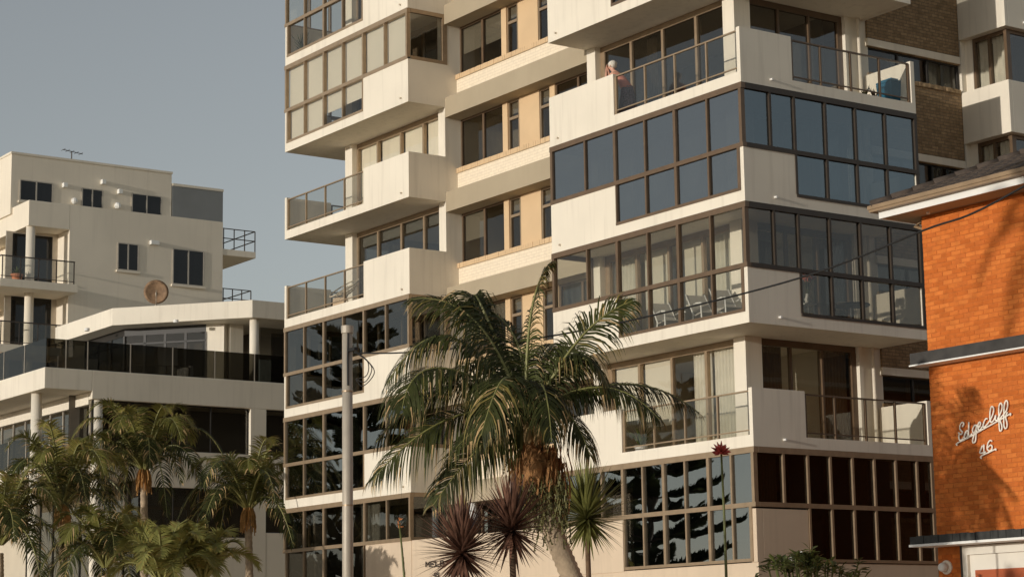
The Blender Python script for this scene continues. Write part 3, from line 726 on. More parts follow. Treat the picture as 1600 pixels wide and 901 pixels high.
# front of the body, under the terrace
p = hit(60, 650, 1, yb)
bx('front_lintel', 'white_paint', lo, -52, LX-.302, yb, yb+.3, zb_-.42, zb_-.002)
f = MB()
for i in range(9): f.box(LX-.5-i*1.15, LX-.44-i*1.15, yb+.12, yb+.2, 8.0, zb_-.42)
wo = f.build('window', 'alu_frame', lo)
for i in range(8): bx('pane', 'tint_glass', wo, LX-.5-(i+1)*1.15+.06, LX-.5-i*1.15, yb+.155, yb+.165, 8.0, zb_-.42)
for a, c in ((-33.2, -32.2), (-36, -35.3)): curtain('curtain', wo, a, c, yb+.35, 8.0, zb_-.45)
bx('room_wall', 'room_wall', lo, -50, LX-1.6, yb+2.4, yb+2.5, 0, zb_); bx('soffit', 'white_paint', lo, -52, LX-.35, yb+.3, 12, zb_-.3, zb_-.25)
# lower terrace
zl = hit(40, 725, 1, yc).z; bx('terrace_slab', 'white_paint', lo, -52, LX-.7, yc+.3, yb+2.3, zl-.45, zl, bevel=.02)
bx('floor_plate', 'white_paint', lo, -52, LX-.3, yb+.3, 12, zl-.44, zl-.3)
for i in range(6):
    x = LX-.8-i*1.6
    bx('balustrade_panel', 'dark_glass', lo, x-1.56, x-.03, yc+.36, yc+.372, zl+.03, zl+1.0)
    bx('balustrade_post', 'alu_frame', lo, x-1.585, x-1.54, yc+.34, yc+.39, zl, zl+1.02)
f = MB()
for i in range(9): f.box(LX-.5-i*1.25, LX-.44-i*1.25, yb+2.0, yb+2.08, 2, zl-.45)
wo = f.build('window', 'dark_frame', lo)
for i in range(8): bx('pane', 'window_glass', wo, LX-.5-(i+1)*1.25+.06, LX-.5-i*1.25, yb+2.035, yb+2.045, 2, zl-.45)
# round columns
for px, zz in ((57, zb_), (152, zA0)):
    q = hit(px, 640, 1, yc+.35) if px < 100 else hit(px, 640, 0, LX-.25)
    MB().lathe((q.x, q.y, -.1), [(.19, 0), (.19, zz+.1)], 24).build('column', 'white_paint', lo, smooth=True)
# dark glass balustrade of the terrace
ys = [yc+.04]+[ly(px, 560).y for px in (104, 138, 205, 271, 337, 399)]+[7.4, 9.2, 11]
for a, c in zip(ys[:-1], ys[1:]):
    bx('balustrade_panel', 'dark_glass', lo, LX-.075, LX-.06, a+.02, c-.02, zt_+.01, zt_+1.0)
    bx('balustrade_post', 'alu_frame', lo, LX-.09, LX-.05, c-.018, c+.018, zt_, zt_+1.0)
for i in range(8):
    x = LX-.06-i*1.9
    bx('balustrade_panel', 'dark_glass', lo, x-1.88, x-.02, yc+.06, yc+.075, zt_+.01, zt_+1.0); bx('balustrade_post', 'alu_frame', lo, x-1.91, x-1.875, yc+.05, yc+.09, zt_, zt_+1.0)
bx('terrace_floor', 'render_paint', lo, -52, LX-.3, yb, 13, zt_-.3, zt_-.01)
# angled canopy and the glazed wall below it
c1, c2, c3 = (-40.8, .15), (-35.5, .15), (-31.3, 3.75)
cz0, cz1 = 13.97, 14.62
bx_c = MB().prism([c1, c2, c3, (-31.3, 14), (-40.8, 14)], cz0, cz1).build('canopy', 'white_paint', lo, bevel=.02)
dirn = (Vector((c3[0], c3[1], 0))-Vector((c2[0], c2[1], 0))).normalized()
Kx = -33.0; Ky = hit(350, 540, 0, Kx).y; Kp = Vector((Kx, Ky, 0))
def back(px):
    t = 0
    while t < 12 and px_of(Kp-dirn*t+Vector((0, 0, 12.8)))[0] > px: t += .01
    return Kp-dirn*t
g3 = back(322); g2 = back(194); g1 = g2+Vector((-3.6, 0, 0)); nrm = Vector((dirn.y, -dirn.x, 0))
def wallseg(nm, A, B, z0, z1, th, m, par): 
    n = Vector(((B-A).y, -(B-A).x, 0)).normalized()*th; A2, B2 = A-n, B-n
    return MB().prism([(A.x, A.y), (B.x, B.y), (B2.x, B2.y), (A2.x, A2.y)], z0, z1).build(nm, m, par)
wallseg('wall', g3, Kp, zt_, cz0, .3, 'white_paint', lo)
q = hit(380, 540, 0, Kx); bx('wall', 'white_paint', lo, Kx-.3, Kx-.003, Ky+.25, q.y, zt_, cz0)
f = MB(); wo = None
def seg_glaze(A, B, n, panes):
    d = (B-A)/n; mb = MB()
    t = (B-A).normalized(); nn = Vector((t.y, -t.x, 0))
    def bar(p0, p1, z0, z1, w=.05):
        a = p0-nn*w; b = p1-nn*w; mb.prism([(p0.x, p0.y), (p1.x, p1.y), (b.x, b.y), (a.x, a.y)], z0, z1)
    bar(A, B, cz0-.28, cz0-.001); bar(A, B, cz0-.62, cz0-.56)
    for i in range(n+1):
        p = A+d*i; bar(p-t*.05, p+t*.05, zt_, cz0-.28, .06)
    o = mb.build('window', 'dark_frame', lo)
    for i in range(n):
        p = A+d*i+t*.05-nn*.02; q = A+d*(i+1)-t*.05-nn*.02
        for z0, z1 in ((zt_+.03, cz0-.62), (cz0-.56, cz0-.28)):
            MB().prism([(p.x, p.y), (q.x, q.y), (q.x-nn.x*.01, q.y-nn.y*.01), (p.x-nn.x*.01, p.y-nn.y*.01)], z0, z1).build('pane', 'low_glass', o)
    return o
o1 = seg_glaze(g2, g3, 4, None); seg_glaze(g1, g2, 3, None)
a = g3-dirn*.25-nrm*.25; b = g3-dirn*1.25-nrm*.25; wallseg('blind', b, a, zt_+.3, cz0-.6, .02, 'blind', lo)
bx('room_wall', 'room_dark', lo, -42, -34.6, 5.5, 5.6, zt_, cz0); bx('room_wall', 'room_dark', lo, -34.4, -34.3, q.y if False else 6.2, 14, zt_, cz0)
f = MB()
for y in (6.3, 7.6, 8.9): f.box(Kx-.25, Kx-.17, y, y+.05, zt_, cz0)
wo = f.build('window', 'alu_frame', lo)
for y in (5.1, 6.35, 7.65): bx('pane', 'window_glass', wo, Kx-.22, Kx-.21, y, y+1.25, zt_, cz0)
q = hit(397, 540, 0, -31.65); MB().lathe((q.x, q.y, zt_), [(.17, 0), (.17, cz0-zt_)], 20).build('column', 'white_paint', lo, smooth=True)
for px, py in ((136, 513), (275, 500)):
    q = hit(px, py, 2, cz0); MB().lathe((q.x, q.y, cz0-.09), [(.10, 0), (.10, .1)], 14).build('downlight', 'plaster_white', lo)
m = MB(); m.add([(-33.5, 8, 14.62), (-31.4, 8, 14.62), (-31.4, 13, 14.62), (-33.5, 13, 14.62), (-33.5, 8, 15.0), (-31.4, 8, 15.7), (-31.4, 13, 15.7), (-33.5, 13, 15.0)],
          [(0, 3, 2, 1), (4, 5, 6, 7), (0, 1, 5, 4), (1, 2, 6, 5), (2, 3, 7, 6), (3, 0, 4, 7)]); m.build('roof_upstand', 'far_paint', lo)
# dish on the canopy
q = far(244, 456, 80.0); D = thing('satellite_dish', (q.x, q.y, 14.6), 'round brown mesh satellite dish standing on the white canopy roof', 'dish')
m = MB(); n = 24; toC = (CP-q); toC.z = 0; toC.normalize(); rt = Vector((-toC.y, toC.x, 0)); prof = [(0, -.13), (.2, -.115), (.36, -.07), (.46, 0), (.47, .01), (.36, -.05), (.2, -.095), (0, -.11)]
vs = []; fs = []
for r_, h in prof:
    for k in range(n):
        an = 2*math.pi*k/n; vs.append(q+rt*(r_*math.cos(an))+Vector((0, 0, 1))*(r_*math.sin(an))+toC*h)
for i in range(len(prof)-1):
    for k in range(n): fs.append((i*n+k, i*n+(k+1) % n, (i+1)*n+(k+1) % n, (i+1)*n+k))
m.add(vs, fs).build('reflector', 'dish', D, smooth=True)
MB().tube([q-toC*.1, q-toC*.15-Vector((0, 0, .3)), (q.x-toC.x*.15, q.y-toC.y*.15, 14.55)], .03, 8).build('mast', 'steel_pole', D)
MB().tube([q+Vector((0, 0, -.44)), q+toC*.42], .012, 6).build('feed_arm', 'steel_pole', D)

# ================================================================== TALL CREAM BUILDING BEHIND IT
TX, UX = -51.0, -52.9
tb = thing('flat_roofed_apartments', (-56, 8, -.1), 'tall beige flat roofed apartment building with small side windows and corner balconies', 'building')
def ty(px, py, x=TX): return hit(px, py, 0, x)
yf = ty(45, 330).y; ye = ty(348, 400).y; zp = ty(45, 312).z
yn = ty(108, 400).y; zq = ty(45, 352).z                      # corner balcony notch: behind column
y_up0 = ty(18, 260, UX).y; y_up1 = ty(268, 300, UX).y; zu = ty(18, 240, UX).z; zs = ty(300, 294, UX).z
bx('wall', 'tall_paint', tb, -66, TX, yn, ye, -.1, zp-.002); bx('parapet', 'tall_paint', tb, -66, TX+.002, yf, yn, zq, zp, bevel=.02)
bx('wall', 'tall_paint', tb, -66, UX, y_up0, y_up1, zp-.3, zu); bx('coping', 'render_paint', tb, -66.05, UX+.04, y_up0-.04, y_up1+.04, zu-.001, zu+.10)
bx('screen_wall', 'slate_panel', tb, -66, UX+.02, y_up1+.05, ty(348, 320, UX).y, zp-.3, zs); bx('coping', 'render_paint', tb, -66, UX+.05, y_up1+.05, ty(348, 320, UX).y+.02, zs-.001, zs+.12)
bx('roof_plant', 'tall_paint', tb, -62, -55, y_up0+2.2, y_up1-1.5, zu+.1, zu+.55)
def twin(px0, px1, py0, py1, x=TX, n=2):
    a = hit(px0, (py0+py1)/2, 0, x).y; c = hit(px1, (py0+py1)/2, 0, x).y; z1 = hit((px0+px1)/2, py0, 0, x).z; z0 = hit((px0+px1)/2, py1, 0, x).z
    f = MB(); e = .05
    f.box(x-.02, x+.03, a, c, z0, z0+e); f.box(x-.02, x+.03, a, c, z1-e, z1)
    for i in range(n+1):
        y = a+(c-a)*i/n; f.box(x-.019, x+.034, y-.03, y+.03, z0+e, z1-e)
    wo = f.build('window', 'alu_frame', tb)
    for i in range(n): bx('pane', 'far_glass', wo, x+.004, x+.012, a+(c-a)*i/n+.025, a+(c-a)*(i+1)/n-.025, z0+e, z1-e)
    bx('window_sill', 'tall_paint', wo, x-.02, x+.10, a-.08, c+.08, z0-.10, z0-.002)
glass_far = mat('far_glass', (.012, .012, .012), .06, .3, .8, spec=.5)
for w_ in ((31, 82, 283, 316), (128, 160, 295, 325), (206, 252, 304, 335)): twin(*w_, x=UX)
twin(184, 216, 380, 423); twin(270, 318, 390, 446)
# recessed doors at the corner, with their slab balconies, rail and round column
for (pa, pb, za, zb2) in ((58, 104, 358, 428), (52, 104, 455, 520), (52, 104, 545, 610)): 
    a = ty(pa, 400).y
    bx('door_frame', 'alu_frame', tb, TX-1.35, TX-1.30, yf-.5, yn, ty(80, zb2).z-.5, ty(80, za).z)
    for i in range(2): bx('door_pane', 'far_glass', tb, TX-1.30, TX-1.285, yf-.2+i*(yn-yf)/2, yf-.2+(i+.94)*(yn-yf)/2, ty(80, zb2).z-.4, ty(80, za).z-.08)
    for i in range(4): bx('door_pane', 'far_glass' if i % 2 else 'brown_curtain', tb, TX-2.2-i*.9, TX-1.45-i*.9, yf-.02+.9, yf+.9, ty(80, zb2).z-.4, ty(80, za).z-.08)
bx('wall', 'tall_paint', tb, -66, TX-1.36, yf+1.0, yn, 0, zq)
cq = ty(47, 400, TX-.25); MB().lathe((cq.x, cq.y, 0), [(.2, 0), (.2, zq)], 20).build('column', 'tall_paint', tb, smooth=True)
for py in (434, 536):
    x0 = TX+.9; a = hit(122, py+13, 0, x0); zt2 = hit(60, py+5, 0, x0).z
    sb = bx('balcony', 'tall_paint', tb, -62, x0, yf-1.6, a.y, zt2-.36, zt2, bevel=.02)
    r_ = MB(); r_.box(x0-.08, x0-.03, yf-1.55, a.y-.15, zt2+.98, zt2+1.03); r_.box(x0-.07, x0-.04, yf-1.55, a.y-.15, zt2+.1, zt2+.13); r_.box(-62, x0-.081, yf-1.56, yf-1.51, zt2+.98, zt2+1.03)
    y = yf-1.5
    while y < a.y-.1: r_.box(x0-.075, x0-.035, y, y+.04, zt2, zt2+.979); y += (a.y-.2-yf+1.5)/4
    r_.build('railing', 'rail_dark', sb)
    bx('glass_panel', 'rail_glass', sb, x0-.06, x0-.05, yf-1.5, a.y-.17, zt2+.14, zt2+.97)
# rear balcony
za = ty(375, 395).z
for (dz, y2_) in ((0, ye+1.75), (-2.85, ye+1.55)):
    sb = bx('balcony', 'tall_paint', tb, -58, TX-.02, ye, y2_, za+dz-.18, za+dz+.12, bevel=.02)
    r_ = MB()
    for z in (.62, 1.08): r_.box(TX-.08, TX-.04, ye, y2_-.02, za+dz+z, za+dz+z+.04); r_.box(-58, TX-.081, y2_-.06, y2_-.02, za+dz+z, za+dz+z+.04)
    for i in range(4): r_.box(TX-.078, TX-.042, ye+.05+i*(y2_-ye-.1)/3, ye+.09+i*(y2_-ye-.1)/3, za+dz+.1, za+dz+1.08)
    r_.build('railing', 'rail_dark', sb)
# little vents, pipes and a television aerial
for px, py in ((100, 290), (160, 285), (186, 300)): q = hit(px, py, 0, UX); bx('vent', 'plaster_white', tb, UX, UX+.22, q.y-.09, q.y+.09, q.z-.10, q.z+.10)
for px, py in ((115, 315), (182, 322)):
    q = hit(px, py, 0, UX); MB().blob((UX+.12, q.y, q.z), .16, px, 5).build('floodlight', 'plaster_white', tb)
q = ty(240, 380); bx('vent', 'plaster_white', tb, TX, TX+.2, q.y-.2, q.y+.2, q.z-.08, q.z+.1)
q = hit(112, 238, 0, -55); A = thing('television_aerial', (q.x, q.y, zu+.5), 'thin television aerial on the flat beige roof', 'aerial')
MB().tube([(q.x, q.y, zu+.5), (q.x, q.y, q.z)], .03, 6).build('mast', 'rail_dark', A)
MB().tube([(q.x, q.y-.45, q.z+.08), (q.x, q.y+.55, q.z-.02)], .02, 6).build('boom', 'rail_dark', A)
for i in range(5): 
    y = q.y-.42+i*.22; MB().tube([(q.x-.25, y, q.z+.075-i*.022), (q.x+.25, y, q.z+.075-i*.022)], .011, 5).build('element', 'rail_dark', A)
# ================================================================== PALMS
UPV = Vector((0, 0, 1))
def frond(pts, L0=.72, n=46, grav=1.1, wid=.034, seed=0, mats=('leaf', 'leaf_tip', 'rachis', 'dry'), drytip=.35, parent=None, bare=.14, lift=0., roll=None, rr=1.0):
    rs = random.Random(seed); mb = MB(); P = [Vector(p) for p in pts]; roll = rs.uniform(-.5, .5) if roll is None else roll
    # quadratic curve through base, peak (t=.5) and tip
    c = P[1]*2-(P[0]+P[2])*.5
    def B(t): return P[0]*(1-t)**2+c*(2*t*(1-t))+P[2]*t*t
    def T(t): return ((c-P[0])*(1-t)+(P[2]-c)*t).normalized()
    N = 14; mb.cur = 2; mb.tube([B(i/N) for i in range(N+1)], [rr*.030*(1-.88*i/N)+.003 for i in range(N+1)], 5, cap=False)
    for sgn in (-1, 1):
        for i in range(n):
            s = bare+(1-bare)*(i+rs.uniform(-.3, .3))/n; s = min(max(s, bare), 1)
            if rs.random() < .05: continue
            t = T(s); b = t.cross(UPV)
            b = b.normalized() if b.length > .05 else Vector((1, 0, 0)); up = b.cross(t); b, up = b*math.cos(roll)+up*math.sin(roll), up*math.cos(roll)-b*math.sin(roll)
            prof = .45+.6*math.sin(math.pi*min(1, s*.9+.08))**.8 if s < .75 else (.95*(1-s)/.25*.75+.30)
            L = L0*prof*rs.uniform(.8, 1.12)
            d = (b*sgn*(.95-.3*s)+t*(.30+.75*s*s)+up*(.15+lift)+Vector((rs.uniform(-.1, .1), rs.uniform(-.1, .1), rs.uniform(-.08, .08)))).normalized()
            p = B(s); w = wid*rs.uniform(.75, 1.2); g = grav*rs.uniform(.7, 1.25)
            wv = (t-d*t.dot(d)); wv = wv.normalized() if wv.length > .05 else up
            seg = 4; vs = []; mi = []
            tipc = rs.random(); allc = rs.random()
            for k in range(seg+1):
                q = k/seg; ww = w*(.55+1.2*q if q < .35 else 1.0*(1-q)/.65+.02)
                vs += [p-wv*ww*.5, p+wv*ww*.5]
                p = p+d*(L/seg); d = (d-UPV*(g/seg*(.5+q))).normalized()
                wv = (wv-d*wv.dot(d)).normalized()
            o = len(mb.v); mb.v += [tuple(v) for v in vs]
            for k in range(seg):
                mb.f.append((o+2*k, o+2*k+1, o+2*k+3, o+2*k+2))
                m = 0
                if k >= seg-1 and tipc < drytip: m = 1
                if k >= seg-2 and tipc < drytip*.35: m = 3
                if allc < .03: m = 3
                elif allc < .08: m = 1
                mb.mi.append(m)
    return mb.build('frond', list(mats), parent)

def trunk_mesh(pts, r0, r1, parent, rings=True, m='trunk'):
    n = 64; P = [Vector(p) for p in pts]; out = []; rr = []
    for i in range(n+1):
        t = i/n*(len(P)-1); k = min(int(t), len(P)-2); f = t-k
        p0 = P[max(k-1, 0)]; p1 = P[k]; p2 = P[k+1]; p3 = P[min(k+2, len(P)-1)]
        out.append(.5*((2*p1)+(p2-p0)*f+(2*p0-5*p1+4*p2-p3)*f*f+(3*p1-p0-3*p2+p3)*f**3))
        rr.append((r0+(r1-r0)*i/n)*(1.06 if i % 2 else .96))
    return MB().tube(out, rr, 14).build('trunk', m, parent, smooth=True)

PD = 32.9
base = far(935, 1010, PD); base.z = -.1
pm = thing('palm_tree', base, 'large feather palm with drooping fronds and hanging brown fibre, before the pale block', 'palm')
ctop = far(826, 655, PD)
trunk_mesh([(base.x, base.y, -.1), far(915, 955, PD), far(893, 901, PD), far(868, 840, PD), far(845, 770, PD), far(832, 700, PD)], .17, .15, pm)
def fp(px, py, dd): return far(px, py, PD+dd)
FR = [  # (peak px), (tip px), depth at peak and tip (metres, + away), leaflet length, gravity
 ((830, 490), (862, 412), .3, .5, .42, .9), ((748, 470), (755, 520), .4, .6, .75, 1.3), ((745, 505), (640, 468), .1, .3, .62, .8),
 ((705, 527), (605, 600), -.2, -.5, .8, 1.5), ((690, 575), (628, 640), -.7, -1.3, .8, 1.4), ((705, 605), (588, 690), .2, .4, .85, 1.5),
 ((700, 655), (582, 750), -.3, -.5, .8, 1.3), ((760, 690), (676, 790), -.2, -.3, .62, .9), ((790, 590), (752, 680), -1.3, -2.0, .75, 1.3),
 ((905, 530), (988, 470), .1, .2, .62, .9), ((900, 560), (958, 625), -.2, -.4, .68, 1.3), ((965, 600), (1093, 645), .3, .6, .58, 1.2),
 ((935, 605), (1030, 655), -.3, -.6, .62, 1.4), ((880, 640), (922, 712), -.5, -.9, .62, 1.2), ((805, 560), (775, 560), 1.3, 2.3, .7, 1.0),
 ((862, 540), (895, 580), 1.1, 2.2, .7, 1.1), ((770, 565), (690, 600), .8, 1.6, .75, 1.3), ((845, 600), (862, 690), -1.2, -1.9, .6, 1.1),
 ((800, 520), (712, 470), .5, 1.0, .65, .9), ((790, 640), (712, 700), -.9, -1.5, .7, 1.2)]
ROLL = {0: .5, 2: .5, 6: .6, 7: 1.1, 9: -.9, 11: -.3, 12: -.3}
for i, (pk, tp, d1, d2, L0, g) in enumerate(FR):
    b0 = far(826+random.uniform(-10, 10), 652+random.uniform(-10, 12), PD+d1*.15)
    frond([b0, fp(pk[0], pk[1], d1), fp(tp[0], tp[1], d2)], L0*1.22, 88, g*3.4, .031, 100+i, parent=pm, roll=ROLL.get(i, random.uniform(-.25, .25)), lift=-.15)
# petiole bases, fibre and hanging fruit strings
for i in range(7):
    a = 2*math.pi*i/7; c = far(830, 690, PD)
    MB().tube([c+Vector((.10*math.cos(a), .10*math.sin(a), -.15)), c+Vector((.19*math.cos(a), .19*math.sin(a), .18)), ctop+Vector((.12*math.cos(a), .12*math.sin(a), .10))], [.09, .07, .04], 8).build('petiole_base', 'rachis' if i % 3 else 'dry', pm, smooth=True)
fb = MB(); rs = random.Random(5)
for i in range(420):
    a = rs.uniform(0, 2*math.pi); c = far(rs.uniform(812, 866), rs.uniform(690, 728), PD); r_ = rs.uniform(.05, .30)
    p = c+Vector((r_*math.cos(a), r_*math.sin(a), 0)); L = rs.uniform(.35, .85)
    pts = [p]
    for k in range(4): pts.append(pts[-1]+Vector((rs.uniform(-.04, .04), rs.uniform(-.04, .04), -L/4)))
    w = rs.uniform(.008, .02)
    d = Vector((rs.uniform(-1, 1), rs.uniform(-1, 1), 0)).normalized()*w; vs = []
    for q in pts: vs += [q-d, q+d]
    fb.add(vs, [(2*k, 2*k+1, 2*k+3, 2*k+2) for k in range(4)])
o = fb.build('fibre', 'fibre', pm); o['kind'] = 'stuff'
MB().blob(far(833, 735, PD), .30, 3, 14, .45, (1, 1, 1.35)).build('fibre_sheath', 'fibre', pm, smooth=False)
ff = MB(); rs = random.Random(9)
for i in range(190):
    px = rs.uniform(812, 886); c = far(px, rs.uniform(735, 765), PD+rs.uniform(-.35, .3)); L = rs.uniform(.5, 1.0)*(1 if px > 840 else .8); p = c
    for k in range(9):
        q = p+Vector((rs.uniform(-.025, .025), rs.uniform(-.025, .025), -L/9))
        d = Vector((rs.uniform(-1, 1), rs.uniform(-1, 1), rs.uniform(-.5, .5))).normalized()*.022; e = d.orthogonal().normalized()*.022
        ff.add([p, q, p+d, q+d], [(0, 1, 3, 2)]); ff.add([q-d, q+e, q+d, q-e], [(0, 1, 2, 3)]); p = q
ff.cur = 0
o = ff.build('fruit_strands', 'fruit', pm); o['kind'] = 'stuff'

def palm(px, py, D, n, L, label, seed, lean=0, gcrown=1.0, petals=True, zc=None, loc=None, leafl=.62, grav=2.6, up=(-8, 86), grp='palms between the houses', mats=('leaf_sunlit', 'leaf_tip', 'rachis', 'dry')):
    rs = random.Random(seed)
    c = loc or far(px, py, D)
    b = Vector((c.x+lean, c.y+.1, -.1)); t = thing('palm_tree', b, label, 'palm', grp)
    trunk_mesh([b, b.lerp(c, .5)+Vector((.05, 0, 0)), c-Vector((0, 0, .25))], .15, .11, t)
    for i in range(n):
        az = 2*math.pi*(i*.618+rs.uniform(-.04, .04)); el = R(up[0]+(up[1]-up[0])*(i/n)**.9); l = L*rs.uniform(.82, 1.1)
        h = Vector((math.cos(az), math.sin(az), 0))
        se, ce = math.sin(el), math.cos(el)
        pk = c+h*(l*(.16+.36*ce))+UPV*(l*(.50*se+.16)); tp = c+h*(l*(.30+.62*ce))+UPV*(l*(.88*se-.34*ce*gcrown-.10))
        mm = list(mats)
        if i < n*.5 and mats[0] == 'leaf_sunlit': mm[0] = 'leaf'  # shade painted on the lower fronds by a darker leaf colour
        elif i % 3 == 0 and mats[0] == 'leaf_sunlit': mm[0] = 'leaf_highlight'
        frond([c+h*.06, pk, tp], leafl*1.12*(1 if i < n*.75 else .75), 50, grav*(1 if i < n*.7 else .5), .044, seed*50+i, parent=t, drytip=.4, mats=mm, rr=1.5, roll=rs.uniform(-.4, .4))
    if petals:
        fb = MB()
        for i in range(150):
            a = rs.uniform(0, 6.28); p = c+Vector((.14*math.cos(a), .14*math.sin(a), rs.uniform(-.15, .1))); L2 = rs.uniform(.3, .7); d = Vector((rs.uniform(-1, 1), rs.uniform(-1, 1), 0)).normalized()*.012
            q = p+Vector((math.cos(a)*.08, math.sin(a)*.08, -L2*.5)); r_ = q+Vector((math.cos(a)*.03, math.sin(a)*.03, -L2*.5))
            d = d*1.4; fb.add([p-d, p+d, q-d, q+d, r_-d, r_+d], [(0, 1, 3, 2), (2, 3, 5, 4)])
        o = fb.build('flower_strands', 'strand', t); o['kind'] = 'stuff'
    return t
palm(225, 735, 70, 26, 3.0, 'bright feather palm with orange flower strands, before the dark upper side windows', 21)
palm(388, 795, 67.5, 24, 2.7, 'dark feather palm close against the glazed corner of the apartment block', 22)
palm(98, 790, 66, 26, 3.0, 'feather palm beside the round white column of the terrace house', 23)
palm(0, 850, 64, 24, 2.8, 'low feather palm partly below the lower white terrace', 24, petals=False)
palm(165, 885, 62, 20, 2.5, 'short palm with arching fronds under the bright orange flowered palm', 25, petals=False)
for i, (px, py, D, n, L) in enumerate(((255, 915, 58, 24, 2.1), (318, 905, 59, 20, 1.9))):
    palm(px, py, D, n, L, ('pale green clumping palm low in front of the house side wall', 'smaller pale green clumping palm next to the dark corner palm')[i], 31+i, petals=False, leafl=.42, grav=.7, up=(20, 88), gcrown=.6, grp='clumping palms', mats=('clump_leaf', 'leaf_tip', 'rachis', 'leaf_tip'))
# palms across the road, behind the viewpoint's left: they shade the brick house
for i, q in enumerate(((14.1, -28.6, 11.0),)):
    palm(0, 0, 0, (16, 24)[i], (2.7, 2.2)[i], ('tall feather palm on the far footpath opposite the brick house', 'short bushy feather palm on the far footpath beside the tall one')[i], 41+i, loc=Vector(q), petals=False, grp='palms across the road')

# ------------------------------------------------------------------ sword-leaved plants
def rosette(name, px, py, D, n, L, m, label, cat, seed, wid=.030, low=-62, stem=.045, stemm='stem_brown', droop=.35, grp=None):
    rs = random.Random(seed); c = far(px, py, D); t = thing(name, (c.x, c.y, -.1), label, cat, grp)
    MB().tube([(c.x+.05, c.y, -.1), (c.x+.03, c.y, c.z*.5), c], [stem*1.4, stem*1.1, stem], 10).build('stem', stemm, t, smooth=True)
    for i in range(n):
        az = i*2.39996+rs.uniform(-.2, .2); el = R(low+(88-low)*((i+.5)/n)**.8); l = L*rs.uniform(.78, 1.1)*(1 if el > 0 else .85)
        d = Vector((math.cos(az)*math.cos(el), math.sin(az)*math.cos(el), math.sin(el))); p = c+Vector((0, 0, (i/n)*.12)); sd = d.cross(UPV)
        sd = sd.normalized() if sd.length > .05 else Vector((1, 0, 0)); nn = sd.cross(d); vs = []; K = 5
        for k in range(K+1):
            q = k/K; w = wid*rs.uniform(.95, 1.05)*(.55+1.5*q if q < .3 else (1-q)/.7)+.002
            vs += [p-sd*w, p-nn*(w*.35), p+sd*w]; p = p+d*(l/K); d = (d-UPV*(droop/K*(q+.2)*math.cos(el))).normalized()
        fs = []
        for k in range(K): fs += [(3*k, 3*k+1, 3*k+4, 3*k+3), (3*k+1, 3*k+2, 3*k+5, 3*k+4)]
        MB().add(vs, fs).build('leaf', m, t, smooth=True)
    return t
rosette('cordyline', 722, 868, 30.3, 210, .80, 'cordyline', 'dark red cordyline before the capital letters on the base wall', 'plant', 61)
rosette('cordyline', 800, 832, 30.6, 190, .80, 'cordyline', 'taller dark red cordyline on a slim stem beside the large palm trunk', 'plant', 62)
rosette('dracaena', 917, 812, 38, 230, .98, 'sword_leaf', 'green spiky dracaena on a slim stem right of the large palm trunk', 'plant', 63, wid=.034, droop=.25)

def lily(px, py, D, label, m, big, seed):
    rs = random.Random(seed); c = far(px, py, D); b = far(px+8, 905, D); t = thing('flower_spike', (b.x, b.y, -.1), label, 'plant', None)
    MB().tube([(b.x+.03, b.y, -.1), b, b.lerp(c, .5)+Vector((.01, 0, 0)), c], [.026, .024, .02, .016], 8).build('stalk', 'stem_green', t, smooth=True)
    lv = MB()
    for i in range(14):
        s = i/14; p = b.lerp(c, s); a = rs.uniform(0, 6.28); h = Vector((math.cos(a), math.sin(a), 0)); q = p+h*.035+UPV*.22
        sd = h.cross(UPV)*.012; lv.add([p-sd, p+sd, q], [(0, 1, 2)])
    o = lv.build('bracts', 'stem_green', t); o['kind'] = 'stuff'
    for i in range(36 if big else 9):
        a = i*2.4; el = rs.uniform(-.4, 1.4); d = Vector((math.cos(a)*math.cos(el), math.sin(a)*math.cos(el), math.sin(el))); L = rs.uniform(.12, .19) if big else rs.uniform(.06, .13)
        p = c+UPV*(.02 if big else rs.uniform(-.1, .1)); MB().tube([p, p+d*L*.55, p+d*L], [.008, .024 if big else .013, .003], 6).build('petal', m, t)
lily(1127, 708, 34, 'tall flower spike with a dark red head before the lower windows', 'lily_red', True, 71)
lily(624, 818, 40, 'slender flower spike with an orange tip before the tan base wall', 'lily_orange', False, 72)

# leafy shrub low on the right
rs = random.Random(81); c = far(1262, 905, 36); sh = thing('leafy_shrub', (c.x, c.y, -.1), 'low leafy green shrub in front of the dark corner windows', 'shrub')
for i in range(34):
    a = rs.uniform(0, 6.28); rr = rs.uniform(0, 1.05); top = far(1262, 866, 36).z-.10*rr**2*3+rs.uniform(-.12, .1)
    q = Vector((c.x+rr*math.cos(a), c.y+rr*math.sin(a), top)); MB().tube([(c.x+rr*.3*math.cos(a), c.y+rr*.3*math.sin(a), -.1), q.lerp(Vector((c.x, c.y, 0)), .35), q], [.03, .022, .012], 6).build('branch', 'stem_green', sh, smooth=True)
    lv = MB()
    for k in range(16):
        az = k*2.4; el = rs.uniform(-.2, .9); d = Vector((math.cos(az)*math.cos(el), math.sin(az)*math.cos(el), math.sin(el))); p = q-UPV*rs.uniform(0, .18); L = rs.uniform(.16, .28)
        sd = d.cross(UPV).normalized()*L*.17; mid_ = p+d*L*.55-UPV*.01; lv.add([p, mid_-sd, p+d*L-UPV*.05, mid_+sd], [(0, 1, 2, 3)])
    lv.build('leaf_cluster', 'shrub_leaf', sh)
for i in range(2):
    q = far(1236+i*17, 865+rs.uniform(-3, 8), 36); MB().blob(q, .035, i, 5, .5, (1, 1, 1.3)).build('flower', 'white_plastic', sh)

